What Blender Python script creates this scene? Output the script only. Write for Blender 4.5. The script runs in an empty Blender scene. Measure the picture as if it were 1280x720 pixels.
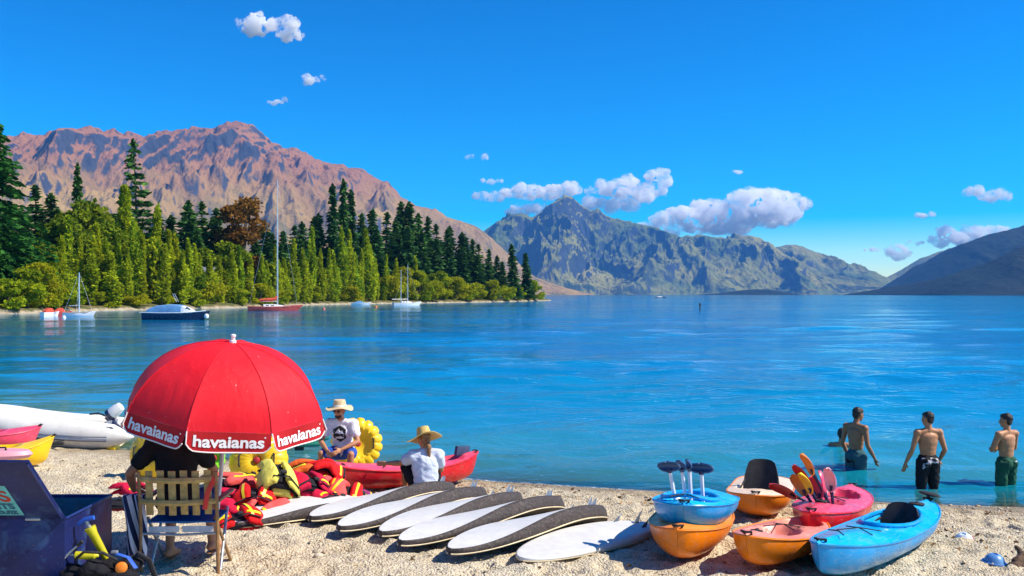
import bpy, bmesh, math, random
import numpy as np
from mathutils import Vector, Matrix, Euler, noise as mnoise
from mathutils.bvhtree import BVHTree

random.seed(7)
RNG = np.random.default_rng(7)
rad = math.radians
SC = bpy.context.scene
COL = SC.collection

# ---------------------------------------------------------------- camera
F, H, HORIZON = 1200.0, 3.0, 368.0      # focal length in photo pixels, eye height above the lake, horizon row
cd = bpy.data.cameras.new('camera')
cam = bpy.data.objects.new('camera', cd)
COL.objects.link(cam)
cd.sensor_width = 36.0
cd.lens = F / 1280 * 36.0
cd.shift_y = (HORIZON - 360) / 1280
cd.clip_start, cd.clip_end = 0.1, 60000
cam.location = (0, 0, H)
cam.rotation_euler = (rad(90), 0, 0)
SC.camera = cam

# ---------------------------------------------------------------- sky, sun, exposure
SUN_AZ, SUN_EL = rad(96), rad(47)       # azimuth clockwise from the view direction (+Y)
world = bpy.data.worlds.new('World')
SC.world = world
world.use_nodes = True
wn = world.node_tree
wn.nodes.clear()
sky = wn.nodes.new('ShaderNodeTexSky')
sky.sky_type = 'NISHITA'
sky.sun_disc = False
sky.sun_elevation = SUN_EL
sky.sun_rotation = SUN_AZ
sky.air_density, sky.dust_density, sky.ozone_density = 1.0, 0.0, 6.0
hs = wn.nodes.new('ShaderNodeHueSaturation')
hs.inputs['Hue'].default_value = 0.500
hs.inputs['Saturation'].default_value = 1.78
hs.inputs['Value'].default_value = 1.0
bg = wn.nodes.new('ShaderNodeBackground')
bg.inputs['Strength'].default_value = 0.125
wo = wn.nodes.new('ShaderNodeOutputWorld')
def wmath(inp, op, k):
    nd = wn.nodes.new('ShaderNodeVectorMath'); nd.operation = 'SCALE'; nd.inputs['Scale'].default_value = k
    wn.links.new(inp, nd.inputs[0]); return nd.outputs[0]
gm = wn.nodes.new('ShaderNodeGamma'); gm.inputs['Gamma'].default_value = 1.38      # the picture's contrast, the same over the whole sky
wn.links.new(wmath(sky.outputs[0], 'SCALE', 1 / 6.0), gm.inputs['Color'])
wn.links.new(wmath(gm.outputs[0], 'SCALE', 6.0), hs.inputs['Color'])
wn.links.new(hs.outputs[0], bg.inputs['Color'])
wn.links.new(bg.outputs[0], wo.inputs['Surface'])

sd = bpy.data.lights.new('sun', 'SUN')
sd.energy, sd.angle, sd.color = 5.0, rad(0.5), (1.0, 0.91, 0.76)
sun = bpy.data.objects.new('sun', sd)
COL.objects.link(sun)
TO_SUN = Vector((math.sin(SUN_AZ) * math.cos(SUN_EL), math.cos(SUN_AZ) * math.cos(SUN_EL), math.sin(SUN_EL)))
sun.rotation_euler = TO_SUN.to_track_quat('Z', 'Y').to_euler()
sun.location = (30, 10, 40)

vs = SC.view_settings
vs.view_transform, vs.look, vs.gamma, vs.exposure = 'Standard', 'None', 1.0, 0.5
vs.use_curve_mapping = False
SC.render.engine = 'CYCLES'
SC.cycles.use_denoising = True
SC.cycles.max_bounces, SC.cycles.transparent_max_bounces = 14, 16
SC.cycles.volume_bounces = 12
SC.cycles.sample_clamp_indirect = 4.0

# ---------------------------------------------------------------- photo pixel -> place
def shore_y(x):
    u = np.clip(np.asarray(x, float) + 0.5, -60, 60)
    c = np.where(np.abs(u) < 10, 0.0128 * u * u, 1.28 + 0.06 * (np.abs(u) - 10))
    return 15.5 - 0.355 * u + c

def shore_d(x, y):                       # distance inland of the waterline
    return (shore_y(x) - y) / 1.06

def ground_z(x, y):
    d = shore_d(x, y)
    land = 0.068 * d + 0.02 * (1 - np.exp(-np.maximum(d, 0) * 3))
    wet = -0.72 * (1 - np.exp(0.8 * np.minimum(d, 0))) + 0.03 * d + 0.2 * np.minimum(d + 4, 0)
    return np.maximum(np.where(d >= 0, land, wet), -14.0)

def gz(x, y):
    return float(ground_z(x, y))

def W(x, y, Y):                          # point seen at a pixel, at depth Y
    return Vector(((x - 640) / F * Y, Y, H - (y - HORIZON) / F * Y))

def G(x, y, dz=0.0):                     # where the ray through a pixel meets the beach (raised by dz)
    Y = 11.0
    for _ in range(60):
        Y = 0.5 * Y + 0.5 * max(2.0, (H - gz((x - 640) / F * Y, Y) - dz) / ((y - HORIZON) / F))
    X = (x - 640) / F * Y
    return Vector((X, Y, gz(X, Y) + dz))

def L(x, y):                             # where the ray meets the lake surface
    Y = H * F / (y - HORIZON)
    return Vector(((x - 640) / F * Y, Y, 0.0))

# ---------------------------------------------------------------- noise (vectorised)
_perm = np.random.default_rng(11).permutation(256)
_perm = np.concatenate([_perm, _perm, _perm])
_grad = np.array([(math.cos(a), math.sin(a)) for a in np.linspace(0, 2 * math.pi, 16, endpoint=False)])

def pnoise(x, y):
    x, y = np.asarray(x, float), np.asarray(y, float)
    xi, yi = np.floor(x).astype(int), np.floor(y).astype(int)
    xf, yf = x - xi, y - yi
    xi, yi = xi & 255, yi & 255
    def g(i, j, fx, fy):
        h = _perm[_perm[(xi + i) & 255] + ((yi + j) & 255)] & 15
        return _grad[h, 0] * fx + _grad[h, 1] * fy
    u, v = xf ** 3 * (xf * (xf * 6 - 15) + 10), yf ** 3 * (yf * (yf * 6 - 15) + 10)
    a = g(0, 0, xf, yf) * (1 - u) + g(1, 0, xf - 1, yf) * u
    b = g(0, 1, xf, yf - 1) * (1 - u) + g(1, 1, xf - 1, yf - 1) * u
    return (a * (1 - v) + b * v) * 1.5

def fbm(x, y, o=5, gain=0.5):
    s, a, f = 0, 1, 1
    for k in range(o):
        s = s + a * pnoise(x * f + 17.3 * k, y * f - 9.1 * k); a *= gain; f *= 2.03
    return s

def ridged(x, y, o=6, gain=0.5):
    s, a, f, w = 0, 1, 1, 1
    for k in range(o):
        n = (1 - np.abs(pnoise(x * f + 31.7 * k, y * f + 5.9 * k))) ** 2
        s = s + a * n * w; w = np.clip(n * 1.6, 0, 1); a *= gain; f *= 2.07
    return s

# ---------------------------------------------------------------- object helpers
def tag(o, label=None, cat=None, group=None, kind=None):
    if label: o['label'] = label
    if cat: o['category'] = cat
    if group: o['group'] = group
    if kind: o['kind'] = kind
    return o

def link(name, mesh, mat=None, parent=None):
    o = bpy.data.objects.new(name, mesh)
    COL.objects.link(o)
    if mat is not None and mesh is not None:
        mesh.materials.clear()
        for m in (mat if isinstance(mat, (list, tuple)) else [mat]):
            mesh.materials.append(m)
    if parent is not None:
        o.parent = parent
    return o

def thing(name, label, cat, loc=(0, 0, 0), rot=(0, 0, 0), group=None):
    o = bpy.data.objects.new(name, None)
    COL.objects.link(o)
    o.empty_display_size = 0.2
    o.location = loc
    o.rotation_euler = rot if isinstance(rot, (tuple, list, Euler)) else (0, 0, rot)
    return tag(o, label, cat, group)

def copy_tree(o, parent=None):
    c = o.copy()
    COL.objects.link(c)
    c.parent = parent
    for ch in list(o.children):
        copy_tree(ch, c)
    return c

def np_mesh(name, verts, faces, smooth=False, mats=None):
    verts = np.asarray(verts, np.float32).reshape(-1, 3)
    faces = np.asarray(faces, np.int32)
    n, k = faces.shape
    me = bpy.data.meshes.new(name)
    me.vertices.add(len(verts)); me.vertices.foreach_set('co', verts.ravel())
    me.loops.add(n * k); me.loops.foreach_set('vertex_index', faces.ravel())
    me.polygons.add(n); me.polygons.foreach_set('loop_start', np.arange(0, n * k, k, dtype=np.int32))
    if mats is not None: me.polygons.foreach_set('material_index', np.asarray(mats, np.int32))
    me.update(calc_edges=True)
    if smooth: me.polygons.foreach_set('use_smooth', np.ones(n, bool))
    return me

def point_attr(me, name, vals):
    a = me.attributes.new(name, 'FLOAT', 'POINT')
    a.data.foreach_set('value', np.asarray(vals, np.float32))

def face_attr(me, name, vals):
    a = me.attributes.new(name, 'FLOAT', 'FACE')
    a.data.foreach_set('value', np.asarray(vals, np.float32))

def grid_faces(nu, nv):
    i = np.arange(nu - 1)[:, None] * nv + np.arange(nv - 1)[None, :]
    i = i.ravel()
    return np.stack([i, i + nv, i + nv + 1, i + 1], 1)

class MB:
    """collects simple shapes, builds ONE mesh object"""
    def __init__(s): s.v, s.f = [], []
    def add(s, vs_, fs):
        b = len(s.v); s.v += [tuple(v) for v in vs_]; s.f += [tuple(b + i for i in f) for f in fs]; return s
    def box(s, c, size, rot=None, taper=1.0):
        c = Vector(c); x, y, z = (k / 2 for k in size)
        vs_ = [Vector((sx * x * (taper if sz > 0 else 1), sy * y * (taper if sz > 0 else 1), sz * z)) for sz in (-1, 1) for sx, sy in ((-1, -1), (1, -1), (1, 1), (-1, 1))]
        if rot is not None:
            m = rot if isinstance(rot, Matrix) else Euler(rot).to_matrix()
            vs_ = [m @ v for v in vs_]
        return s.add([v + c for v in vs_], [(3, 2, 1, 0), (4, 5, 6, 7), (0, 1, 5, 4), (1, 2, 6, 5), (2, 3, 7, 6), (3, 0, 4, 7)])
    def rings(s, rings, caps=True, closed=False):
        n = len(rings[0]); vs_ = [p for r in rings for p in r]; fs = []
        m = len(rings)
        for i in range(m if closed else m - 1):
            a, b = i * n, ((i + 1) % m) * n
            fs += [(a + j, a + (j + 1) % n, b + (j + 1) % n, b + j) for j in range(n)]
        if caps and not closed:
            fs += [tuple(reversed(range(n))), tuple((m - 1) * n + j for j in range(n))]
        return s.add(vs_, fs)
    def tube(s, pts, r, n=8, closed=False, flat=None):
        pts = [Vector(p) for p in pts]; m = len(pts); rings = []
        rs = r if isinstance(r, (list, tuple)) else [r] * m
        up = Vector((0, 0, 1)); prev = None
        for i, p in enumerate(pts):
            a = pts[(i - 1) % m] if (closed or i > 0) else p
            b = pts[(i + 1) % m] if (closed or i < m - 1) else p
            t = (b - a).normalized()
            if prev is None:
                x = t.cross(up if abs(t.z) < 0.95 else Vector((1, 0, 0))).normalized()
            else:
                x = (prev - t * prev.dot(t)).normalized()
            prev = x; y = t.cross(x)
            fl = flat or 1.0
            rings.append([p + (x * math.cos(k * 2 * math.pi / n) + y * fl * math.sin(k * 2 * math.pi / n)) * rs[i] for k in range(n)])
        return s.rings(rings, True, closed)
    def cyl(s, a, b, r0, r1=None, n=10):
        return s.tube([a, b], [r0, r0 if r1 is None else r1], n)
    def lathe(s, prof, n=16, c=(0, 0, 0), m=None, caps=True):
        c = Vector(c); m = m or Matrix.Identity(3)
        return s.rings([[c + m @ Vector((r * math.cos(2 * math.pi * k / n), r * math.sin(2 * math.pi * k / n), z)) for k in range(n)] for r, z in prof], caps)
    def ell(s, c, r, m=None, n=12, k=8):
        c = Vector(c); m = m or Matrix.Identity(3)
        rings = []
        for i in range(k + 1):
            t = math.pi * (0.02 + 0.96 * i / k)
            rings.append([c + m @ Vector((r[0] * math.sin(t) * math.cos(2 * math.pi * j / n), r[1] * math.sin(t) * math.sin(2 * math.pi * j / n), -r[2] * math.cos(t))) for j in range(n)])
        return s.rings(rings)
    def cap(s, a, b, r0, r1, n=12):          # round cone: body primitive
        a, b = Vector(a), Vector(b); t = (b - a)
        ln = t.length; t = t / ln if ln > 1e-6 else Vector((0, 0, 1))
        x = t.orthogonal().normalized(); y = t.cross(x); rings = []
        for p, r, lo, hi in ((a, r0, -88, 0), (b, r1, 0, 88)):
            for q in np.linspace(lo, hi, 5):
                q = rad(q)
                rings.append([p + t * r * math.sin(q) + (x * math.cos(2 * math.pi * j / n) + y * math.sin(2 * math.pi * j / n)) * r * math.cos(q) for j in range(n)])
        return s.rings(rings)
    def grid(s, nu, nv, fn):
        b = len(s.v)
        s.v += [tuple(fn(i / (nu - 1), j / (nv - 1))) for i in range(nu) for j in range(nv)]
        s.f += [tuple(int(b + k) for k in q) for q in grid_faces(nu, nv)]
        return s
    def mesh(s, name, smooth=True, sharp=40):
        me = bpy.data.meshes.new(name)
        me.from_pydata(s.v, [], s.f)
        if smooth:
            me.polygons.foreach_set('use_smooth', np.ones(len(me.polygons), bool))
            if sharp: me.set_sharp_from_angle(angle=rad(sharp))
        me.update()
        return me
    def build(s, name, mat, parent=None, smooth=True, sharp=40, bevel=0, solid=0, fix=True):
        me = s.mesh(name, False)
        if fix or bevel:
            bm = bmesh.new(); bm.from_mesh(me)
            bmesh.ops.recalc_face_normals(bm, faces=bm.faces)
            if bevel:
                es = [e for e in bm.edges if len(e.link_faces) == 2 and e.calc_face_angle(0) > 0.6]
                bmesh.ops.bevel(bm, geom=es, offset=bevel, segments=2, profile=0.6, affect='EDGES', clamp_overlap=True)
            if solid:
                bmesh.ops.solidify(bm, geom=bm.faces[:], thickness=solid)
            bm.to_mesh(me); bm.free()
        if smooth:
            me.polygons.foreach_set('use_smooth', np.ones(len(me.polygons), bool))
            if sharp: me.set_sharp_from_angle(angle=rad(sharp))
        me.update()
        return link(name, me, mat, parent)

def remesh(mb, name, voxel=0.01, smooth=4, factor=0.5, noise_amp=0, noise_scale=8, seed=0):
    """fuse the shapes of an MB into one continuous skin"""
    me = mb.mesh(name + '_raw', False)
    bm = bmesh.new(); bm.from_mesh(me); bmesh.ops.recalc_face_normals(bm, faces=bm.faces); bm.to_mesh(me); bm.free()
    o = bpy.data.objects.new('tmp', me); COL.objects.link(o)
    r = o.modifiers.new('r', 'REMESH'); r.mode = 'VOXEL'; r.voxel_size = voxel; r.use_smooth_shade = True
    if smooth:
        s = o.modifiers.new('s', 'SMOOTH'); s.iterations = smooth; s.factor = factor
    dg = bpy.context.evaluated_depsgraph_get()
    out = bpy.data.meshes.new_from_object(o.evaluated_get(dg))
    bpy.data.objects.remove(o); bpy.data.meshes.remove(me)
    out.name = name
    if noise_amp:
        n = len(out.vertices)
        co = np.empty(n * 3, np.float32); out.vertices.foreach_get('co', co); co = co.reshape(-1, 3)
        no = np.empty(n * 3, np.float32); out.vertex_normals.foreach_get('vector', no); no = no.reshape(-1, 3)
        c = co * noise_scale + seed * 3.7
        d = fbm(c[:, 0] + c[:, 2] * 0.6, c[:, 1] * 0.7 + c[:, 2], 3)
        co += no * (d * noise_amp)[:, None]
        out.vertices.foreach_set('co', co.ravel()); out.update()
    out.polygons.foreach_set('use_smooth', np.ones(len(out.polygons), bool))
    return out

# ---------------------------------------------------------------- materials
_mats = {}
class NT:
    def __init__(s, name):
        s.m = bpy.data.materials.new(name); s.m.use_nodes = True
        s.t = s.m.node_tree; s.t.nodes.clear()
        s.out = s.n('OutputMaterial')
    def n(s, kind, **kw):
        nd = s.t.nodes.new('ShaderNode' + kind)
        for k, v in kw.items(): setattr(nd, k, v)
        return nd
    def set(s, sock, val):
        if isinstance(val, bpy.types.NodeSocket): s.t.links.new(val, sock)
        elif isinstance(val, (tuple, list)) and len(val) == 3 and sock.type == 'RGBA': sock.default_value = (*val, 1)
        else: sock.default_value = val
    def math(s, op, a, b=0.0, c=None, clamp=False):
        nd = s.n('Math', operation=op); nd.use_clamp = clamp
        s.set(nd.inputs[0], a); s.set(nd.inputs[1], b)
        if c is not None: s.set(nd.inputs[2], c)
        return nd.outputs[0]
    def mix(s, fac, a, b, blend='MIX'):
        nd = s.n('Mix', data_type='RGBA', blend_type=blend)
        s.set(nd.inputs[0], fac); s.set(nd.inputs[6], a); s.set(nd.inputs[7], b)
        return nd.outputs[2]
    def noise(s, vec, scale, detail=4, rough=0.55, dist=0.0, out=0):
        nd = s.n('TexNoise'); s.set(nd.inputs['Vector'], vec)
        nd.inputs['Scale'].default_value = scale; nd.inputs['Detail'].default_value = detail
        nd.inputs['Roughness'].default_value = rough; nd.inputs['Distortion'].default_value = dist
        return nd.outputs[out]
    def ramp(s, fac, stops, interp='LINEAR'):
        nd = s.n('ValToRGB'); nd.color_ramp.interpolation = interp
        e = nd.color_ramp.elements
        while len(e) < len(stops): e.new(0.5)
        for el, (p, c) in zip(e, stops): el.position = p; el.color = (*c, 1) if len(c) == 3 else c
        s.set(nd.inputs[0], fac); return nd.outputs[0]
    def rng(s, v, a, b, c=0.0, d=1.0):
        nd = s.n('MapRange'); nd.clamp = True
        for k, x in enumerate((v, a, b, c, d)): s.set(nd.inputs[k], x)
        return nd.outputs[0]
    def coord(s, which='Object'):
        return s.n('TexCoord').outputs[which]
    def pos(s): return s.n('NewGeometry').outputs['Position']
    def vscale(s, v, sc):
        nd = s.n('Mapping'); s.set(nd.inputs[0], v); nd.inputs['Scale'].default_value = sc; return nd.outputs[0]
    def bump(s, h, strength=0.5, dist=0.02, normal=None):
        nd = s.n('Bump'); s.set(nd.inputs['Height'], h)
        nd.inputs['Strength'].default_value = strength; nd.inputs['Distance'].default_value = dist
        if normal is not None: s.set(nd.inputs['Normal'], normal)
        return nd.outputs[0]
    def pbsdf(s, col, rough=0.5, metal=0.0, normal=None, spec=0.5, coat=0.0, sub=None, trans=0.0):
        p = s.n('BsdfPrincipled')
        s.set(p.inputs['Base Color'], col); s.set(p.inputs['Roughness'], rough); s.set(p.inputs['Metallic'], metal)
        p.inputs['Specular IOR Level'].default_value = spec
        if coat: p.inputs['Coat Weight'].default_value = coat; p.inputs['Coat Roughness'].default_value = 0.12
        if sub: p.inputs['Subsurface Weight'].default_value = sub; p.inputs['Subsurface Radius'].default_value = (0.012, 0.005, 0.003); p.inputs['Subsurface Scale'].default_value = 1.0
        if trans: p.inputs['Transmission Weight'].default_value = trans
        if normal is not None: s.set(p.inputs['Normal'], normal)
        return p.outputs[0]
    def done(s, sh, vol=None):
        if sh is not None: s.t.links.new(sh, s.out.inputs['Surface'])
        if vol is not None: s.t.links.new(vol, s.out.inputs['Volume'])
        return s.m

def M(name, col, rough=0.5, var=0.18, scale=7.0, bump=0.0, bscale=None, metal=0.0, spec=0.5, coat=0.0, dirt=0.0, dirtcol=(0.25, 0.2, 0.13), sub=None):
    """plain painted / plastic / cloth surface with wear and uneven tone"""
    if name in _mats: return _mats[name]
    t = NT(name); v = t.coord()
    n1 = t.noise(v, scale, 5, 0.6)
    lo = tuple(c * (1 - var) for c in col); hi = tuple(min(1, c * (1 + var) + 0.004) for c in col)
    c = t.mix(t.rng(n1, 0.32, 0.68), lo, hi)
    if dirt:
        n2 = t.noise(v, scale * 2.3, 6, 0.7, 0.4)
        c = t.mix(t.math('MULTIPLY', t.rng(n2, 0.5, 0.72), dirt), c, dirtcol)
    if dirt:   # long scuffs from being dragged over shingle
        n3 = t.noise(t.vscale(v, (1.2, 9, 16)), scale * 1.4, 4, 0.7, 0.2)
        c = t.mix(t.math('MULTIPLY', t.rng(n3, 0.57, 0.66), 0.4), c, tuple(0.45 * k + 0.32 for k in col))
    r = t.rng(t.noise(v, scale * 1.7, 4), 0.3, 0.7, max(0.03, rough - 0.1), min(1, rough + 0.12))
    nrm = t.bump(t.noise(v, bscale or scale * 6, 4), bump, 0.01) if bump else None
    _mats[name] = t.done(t.pbsdf(c, r, metal, nrm, spec, coat, sub))
    return _mats[name]

def cloth(name, col, var=0.15, fold=0.35, trans=0.0, scale=9):
    if name in _mats: return _mats[name]
    t = NT(name); v = t.coord()
    c = t.mix(t.rng(t.noise(v, scale, 4), 0.3, 0.7), tuple(k * (1 - var) for k in col), tuple(min(1, k * (1 + var)) for k in col))
    nrm = t.bump(t.noise(v, scale * 1.2, 3, 0.5, 0.8), fold, 0.03)
    nrm = t.bump(t.noise(v, 260, 2), 0.25, 0.002, nrm)
    sh = t.pbsdf(c, 0.85, 0, nrm, 0.25)
    if trans:
        tr = t.n('BsdfTranslucent'); t.set(tr.inputs[0], c)
        mx = t.n('MixShader'); mx.inputs[0].default_value = trans
        t.t.links.new(sh, mx.inputs[1]); t.t.links.new(tr.outputs[0], mx.inputs[2]); sh = mx.outputs[0]
    _mats[name] = t.done(sh)
    return _mats[name]
# ================================================================ THE SETTING
# ---------------------------------------------------------------- beach
def uneven(lo, hi, a, b, step, grow=1.25):
    mid = np.arange(a, b + step / 2, step)
    up, s = [], step
    while (up[-1] if up else b) < hi: s *= grow; up.append((up[-1] if up else b) + s)
    dn, s = [], step
    while (dn[-1] if dn else a) > lo: s *= grow; dn.append((dn[-1] if dn else a) - s)
    return np.concatenate([dn[::-1], mid, up])

def sand_material():
    t = NT('beach_sand'); p = t.pos()
    sep = t.n('SeparateXYZ'); t.set(sep.inputs[0], p); z = sep.outputs[2]
    big = t.noise(p, 0.55, 4, 0.6)
    fine = t.noise(p, 34, 3, 0.7)
    grit = t.noise(p, 95, 2, 0.8)
    vor = t.n('TexVoronoi'); t.set(vor.inputs['Vector'], p); vor.inputs['Scale'].default_value = 42
    c = t.mix(t.rng(big, 0.35, 0.65), (0.62, 0.50, 0.31), (0.76, 0.66, 0.46))
    c = t.mix(t.math('MULTIPLY', t.rng(vor.outputs['Color'], 0.0, 1.0), 0.55), c, t.mix(vor.outputs['Color'], (0.36, 0.29, 0.20), (0.86, 0.80, 0.66)))
    c = t.mix(t.math('MULTIPLY', t.rng(fine, 0.51, 0.66), 0.75), c, (0.23, 0.165, 0.10))
    c = t.mix(t.math('MULTIPLY', t.rng(grit, 0.56, 0.72), 0.4), c, (0.88, 0.84, 0.74))
    # brown leaf litter and weed stranded in patches
    lit = t.noise(p, 1.5, 5, 0.7, 0.6)
    lm = t.math('MULTIPLY', t.rng(lit, 0.57, 0.68), t.rng(t.noise(p, 21, 4, 0.75), 0.46, 0.6))
    c = t.mix(t.math('MULTIPLY', lm, 0.75), c, (0.30, 0.175, 0.075))
    wet = t.rng(z, 0.03, 0.13, 1.0, 0.0)
    wet = t.math('MULTIPLY', wet, t.rng(t.noise(p, 5, 3), 0.25, 0.6, 0.7, 1.0))
    c = t.mix(wet, c, t.mix(1.0, c, (0.50, 0.44, 0.36), 'MULTIPLY'))
    r = t.rng(wet, 0, 1, 0.92, 0.45)
    h = t.math('ADD', t.math('MULTIPLY', vor.outputs['Distance'], 0.8), t.math('ADD', t.math('MULTIPLY', fine, 0.9), t.math('MULTIPLY', grit, 0.4)))
    return t.done(t.pbsdf(c, r, 0, t.bump(h, 1.0, 0.028), 0.25))

def make_beach():
    xs = uneven(-70, 70, -8.5, 8.5, 0.042); ys = uneven(-8, 80, 8.2, 17.0, 0.034)
    X, Y = np.meshgrid(xs, ys, indexing='ij')
    Z = ground_z(X, Y)
    d = shore_d(X, Y)
    rough = np.clip(d / 1.2, 0.12, 1.0) * np.clip(1.5 - np.abs(X) / 30, 0, 1)
    Z = Z + rough * (0.022 * fbm(X * 1.3, Y * 1.3, 3) + 0.026 * fbm(X * 3.4 + 3, Y * 3.4, 3) + 0.014 * fbm(X * 11, Y * 11, 2))
    # footprints and scuffs trodden into the shingle
    fx, fy = np.meshgrid(xs, ys, indexing='ij')
    rg = np.random.default_rng(3)
    for _ in range(1000):
        cx, cy = rg.uniform(-6.5, 6.5), rg.uniform(8.4, 15.5)
        if shore_d(cx, cy) < 0.35: continue
        i0, i1 = np.searchsorted(xs, [cx - 0.3, cx + 0.3]); j0, j1 = np.searchsorted(ys, [cy - 0.3, cy + 0.3])
        a = rg.uniform(0, math.pi); ux, uy = X[i0:i1, j0:j1] - cx, Y[i0:i1, j0:j1] - cy
        p, q = (ux * math.cos(a) + uy * math.sin(a)) / 0.15, (-ux * math.sin(a) + uy * math.cos(a)) / 0.075
        r2 = p * p + q * q
        Z[i0:i1, j0:j1] += rg.uniform(0.4, 1.1) * (-0.055 * np.exp(-r2 * 1.2) + 0.020 * np.exp(-(np.sqrt(r2) - 1.5) ** 2 * 3))
    me = np_mesh('beach', np.stack([X, Y, Z], -1), grid_faces(len(xs), len(ys)), True)
    o = tag(link('beach', me, sand_material()), 'pale shingly sand beach sloping down into the lake', 'beach', kind='structure')
    return o, me
beach, beach_me = make_beach()

def pebbles():
    """loose stones and stranded bark, far too many to count"""
    ico = bmesh.new(); bmesh.ops.create_icosphere(ico, subdivisions=1, radius=1)
    iv = np.array([v.co[:] for v in ico.verts]); fc = np.array([[v.index for v in f.verts] for f in ico.faces]); ico.free()
    rg = np.random.default_rng(5); n = 15000
    x, y = rg.uniform(-8, 8, n), rg.uniform(8.4, 16.5, n)
    d = shore_d(x, y); k = (d > -0.9) & (rg.random(n) < np.clip(0.45 + 0.55 * pnoise(x * 0.7, y * 0.7) + (d < 1.2) * 0.3, 0.1, 1)); x, y = x[k], y[k]; n = len(x)
    s = rg.lognormal(-4.75, 0.5, n).clip(0.004, 0.042)
    z = ground_z(x, y) + s * 0.25
    sc = np.stack([s * rg.uniform(0.8, 1.6, n), s * rg.uniform(0.8, 1.3, n), s * rg.uniform(0.4, 0.8, n)], 1)
    a = rg.uniform(0, 6.28, n); ca, sa = np.cos(a)[:, None], np.sin(a)[:, None]
    v = iv[None] * sc[:, None] * rg.uniform(0.82, 1.18, (n, len(iv), 1))
    vx, vy = v[..., 0] * ca - v[..., 1] * sa, v[..., 0] * sa + v[..., 1] * ca
    v = np.stack([vx + x[:, None], vy + y[:, None], v[..., 2] + z[:, None]], -1)
    f = (fc[None] + (np.arange(n) * len(iv))[:, None, None]).reshape(-1, 3)
    me = np_mesh('pebbles', v.reshape(-1, 3), f, True)
    face_attr(me, 'tone', np.repeat(rg.random(n), len(fc)))
    t = NT('pebble'); at = t.n('Attribute', attribute_name='tone').outputs['Fac']
    c = t.ramp(at, [(0, (0.17, 0.13, 0.10)), (0.3, (0.42, 0.36, 0.27)), (0.6, (0.60, 0.53, 0.40)), (0.85, (0.36, 0.21, 0.10)), (1, (0.78, 0.74, 0.66))])
    tag(link('pebbles', me, t.done(t.pbsdf(c, 0.8, 0, None, 0.3))), 'small loose pebbles scattered over the shingle beach', 'pebbles', kind='stuff')
pebbles()

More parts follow.
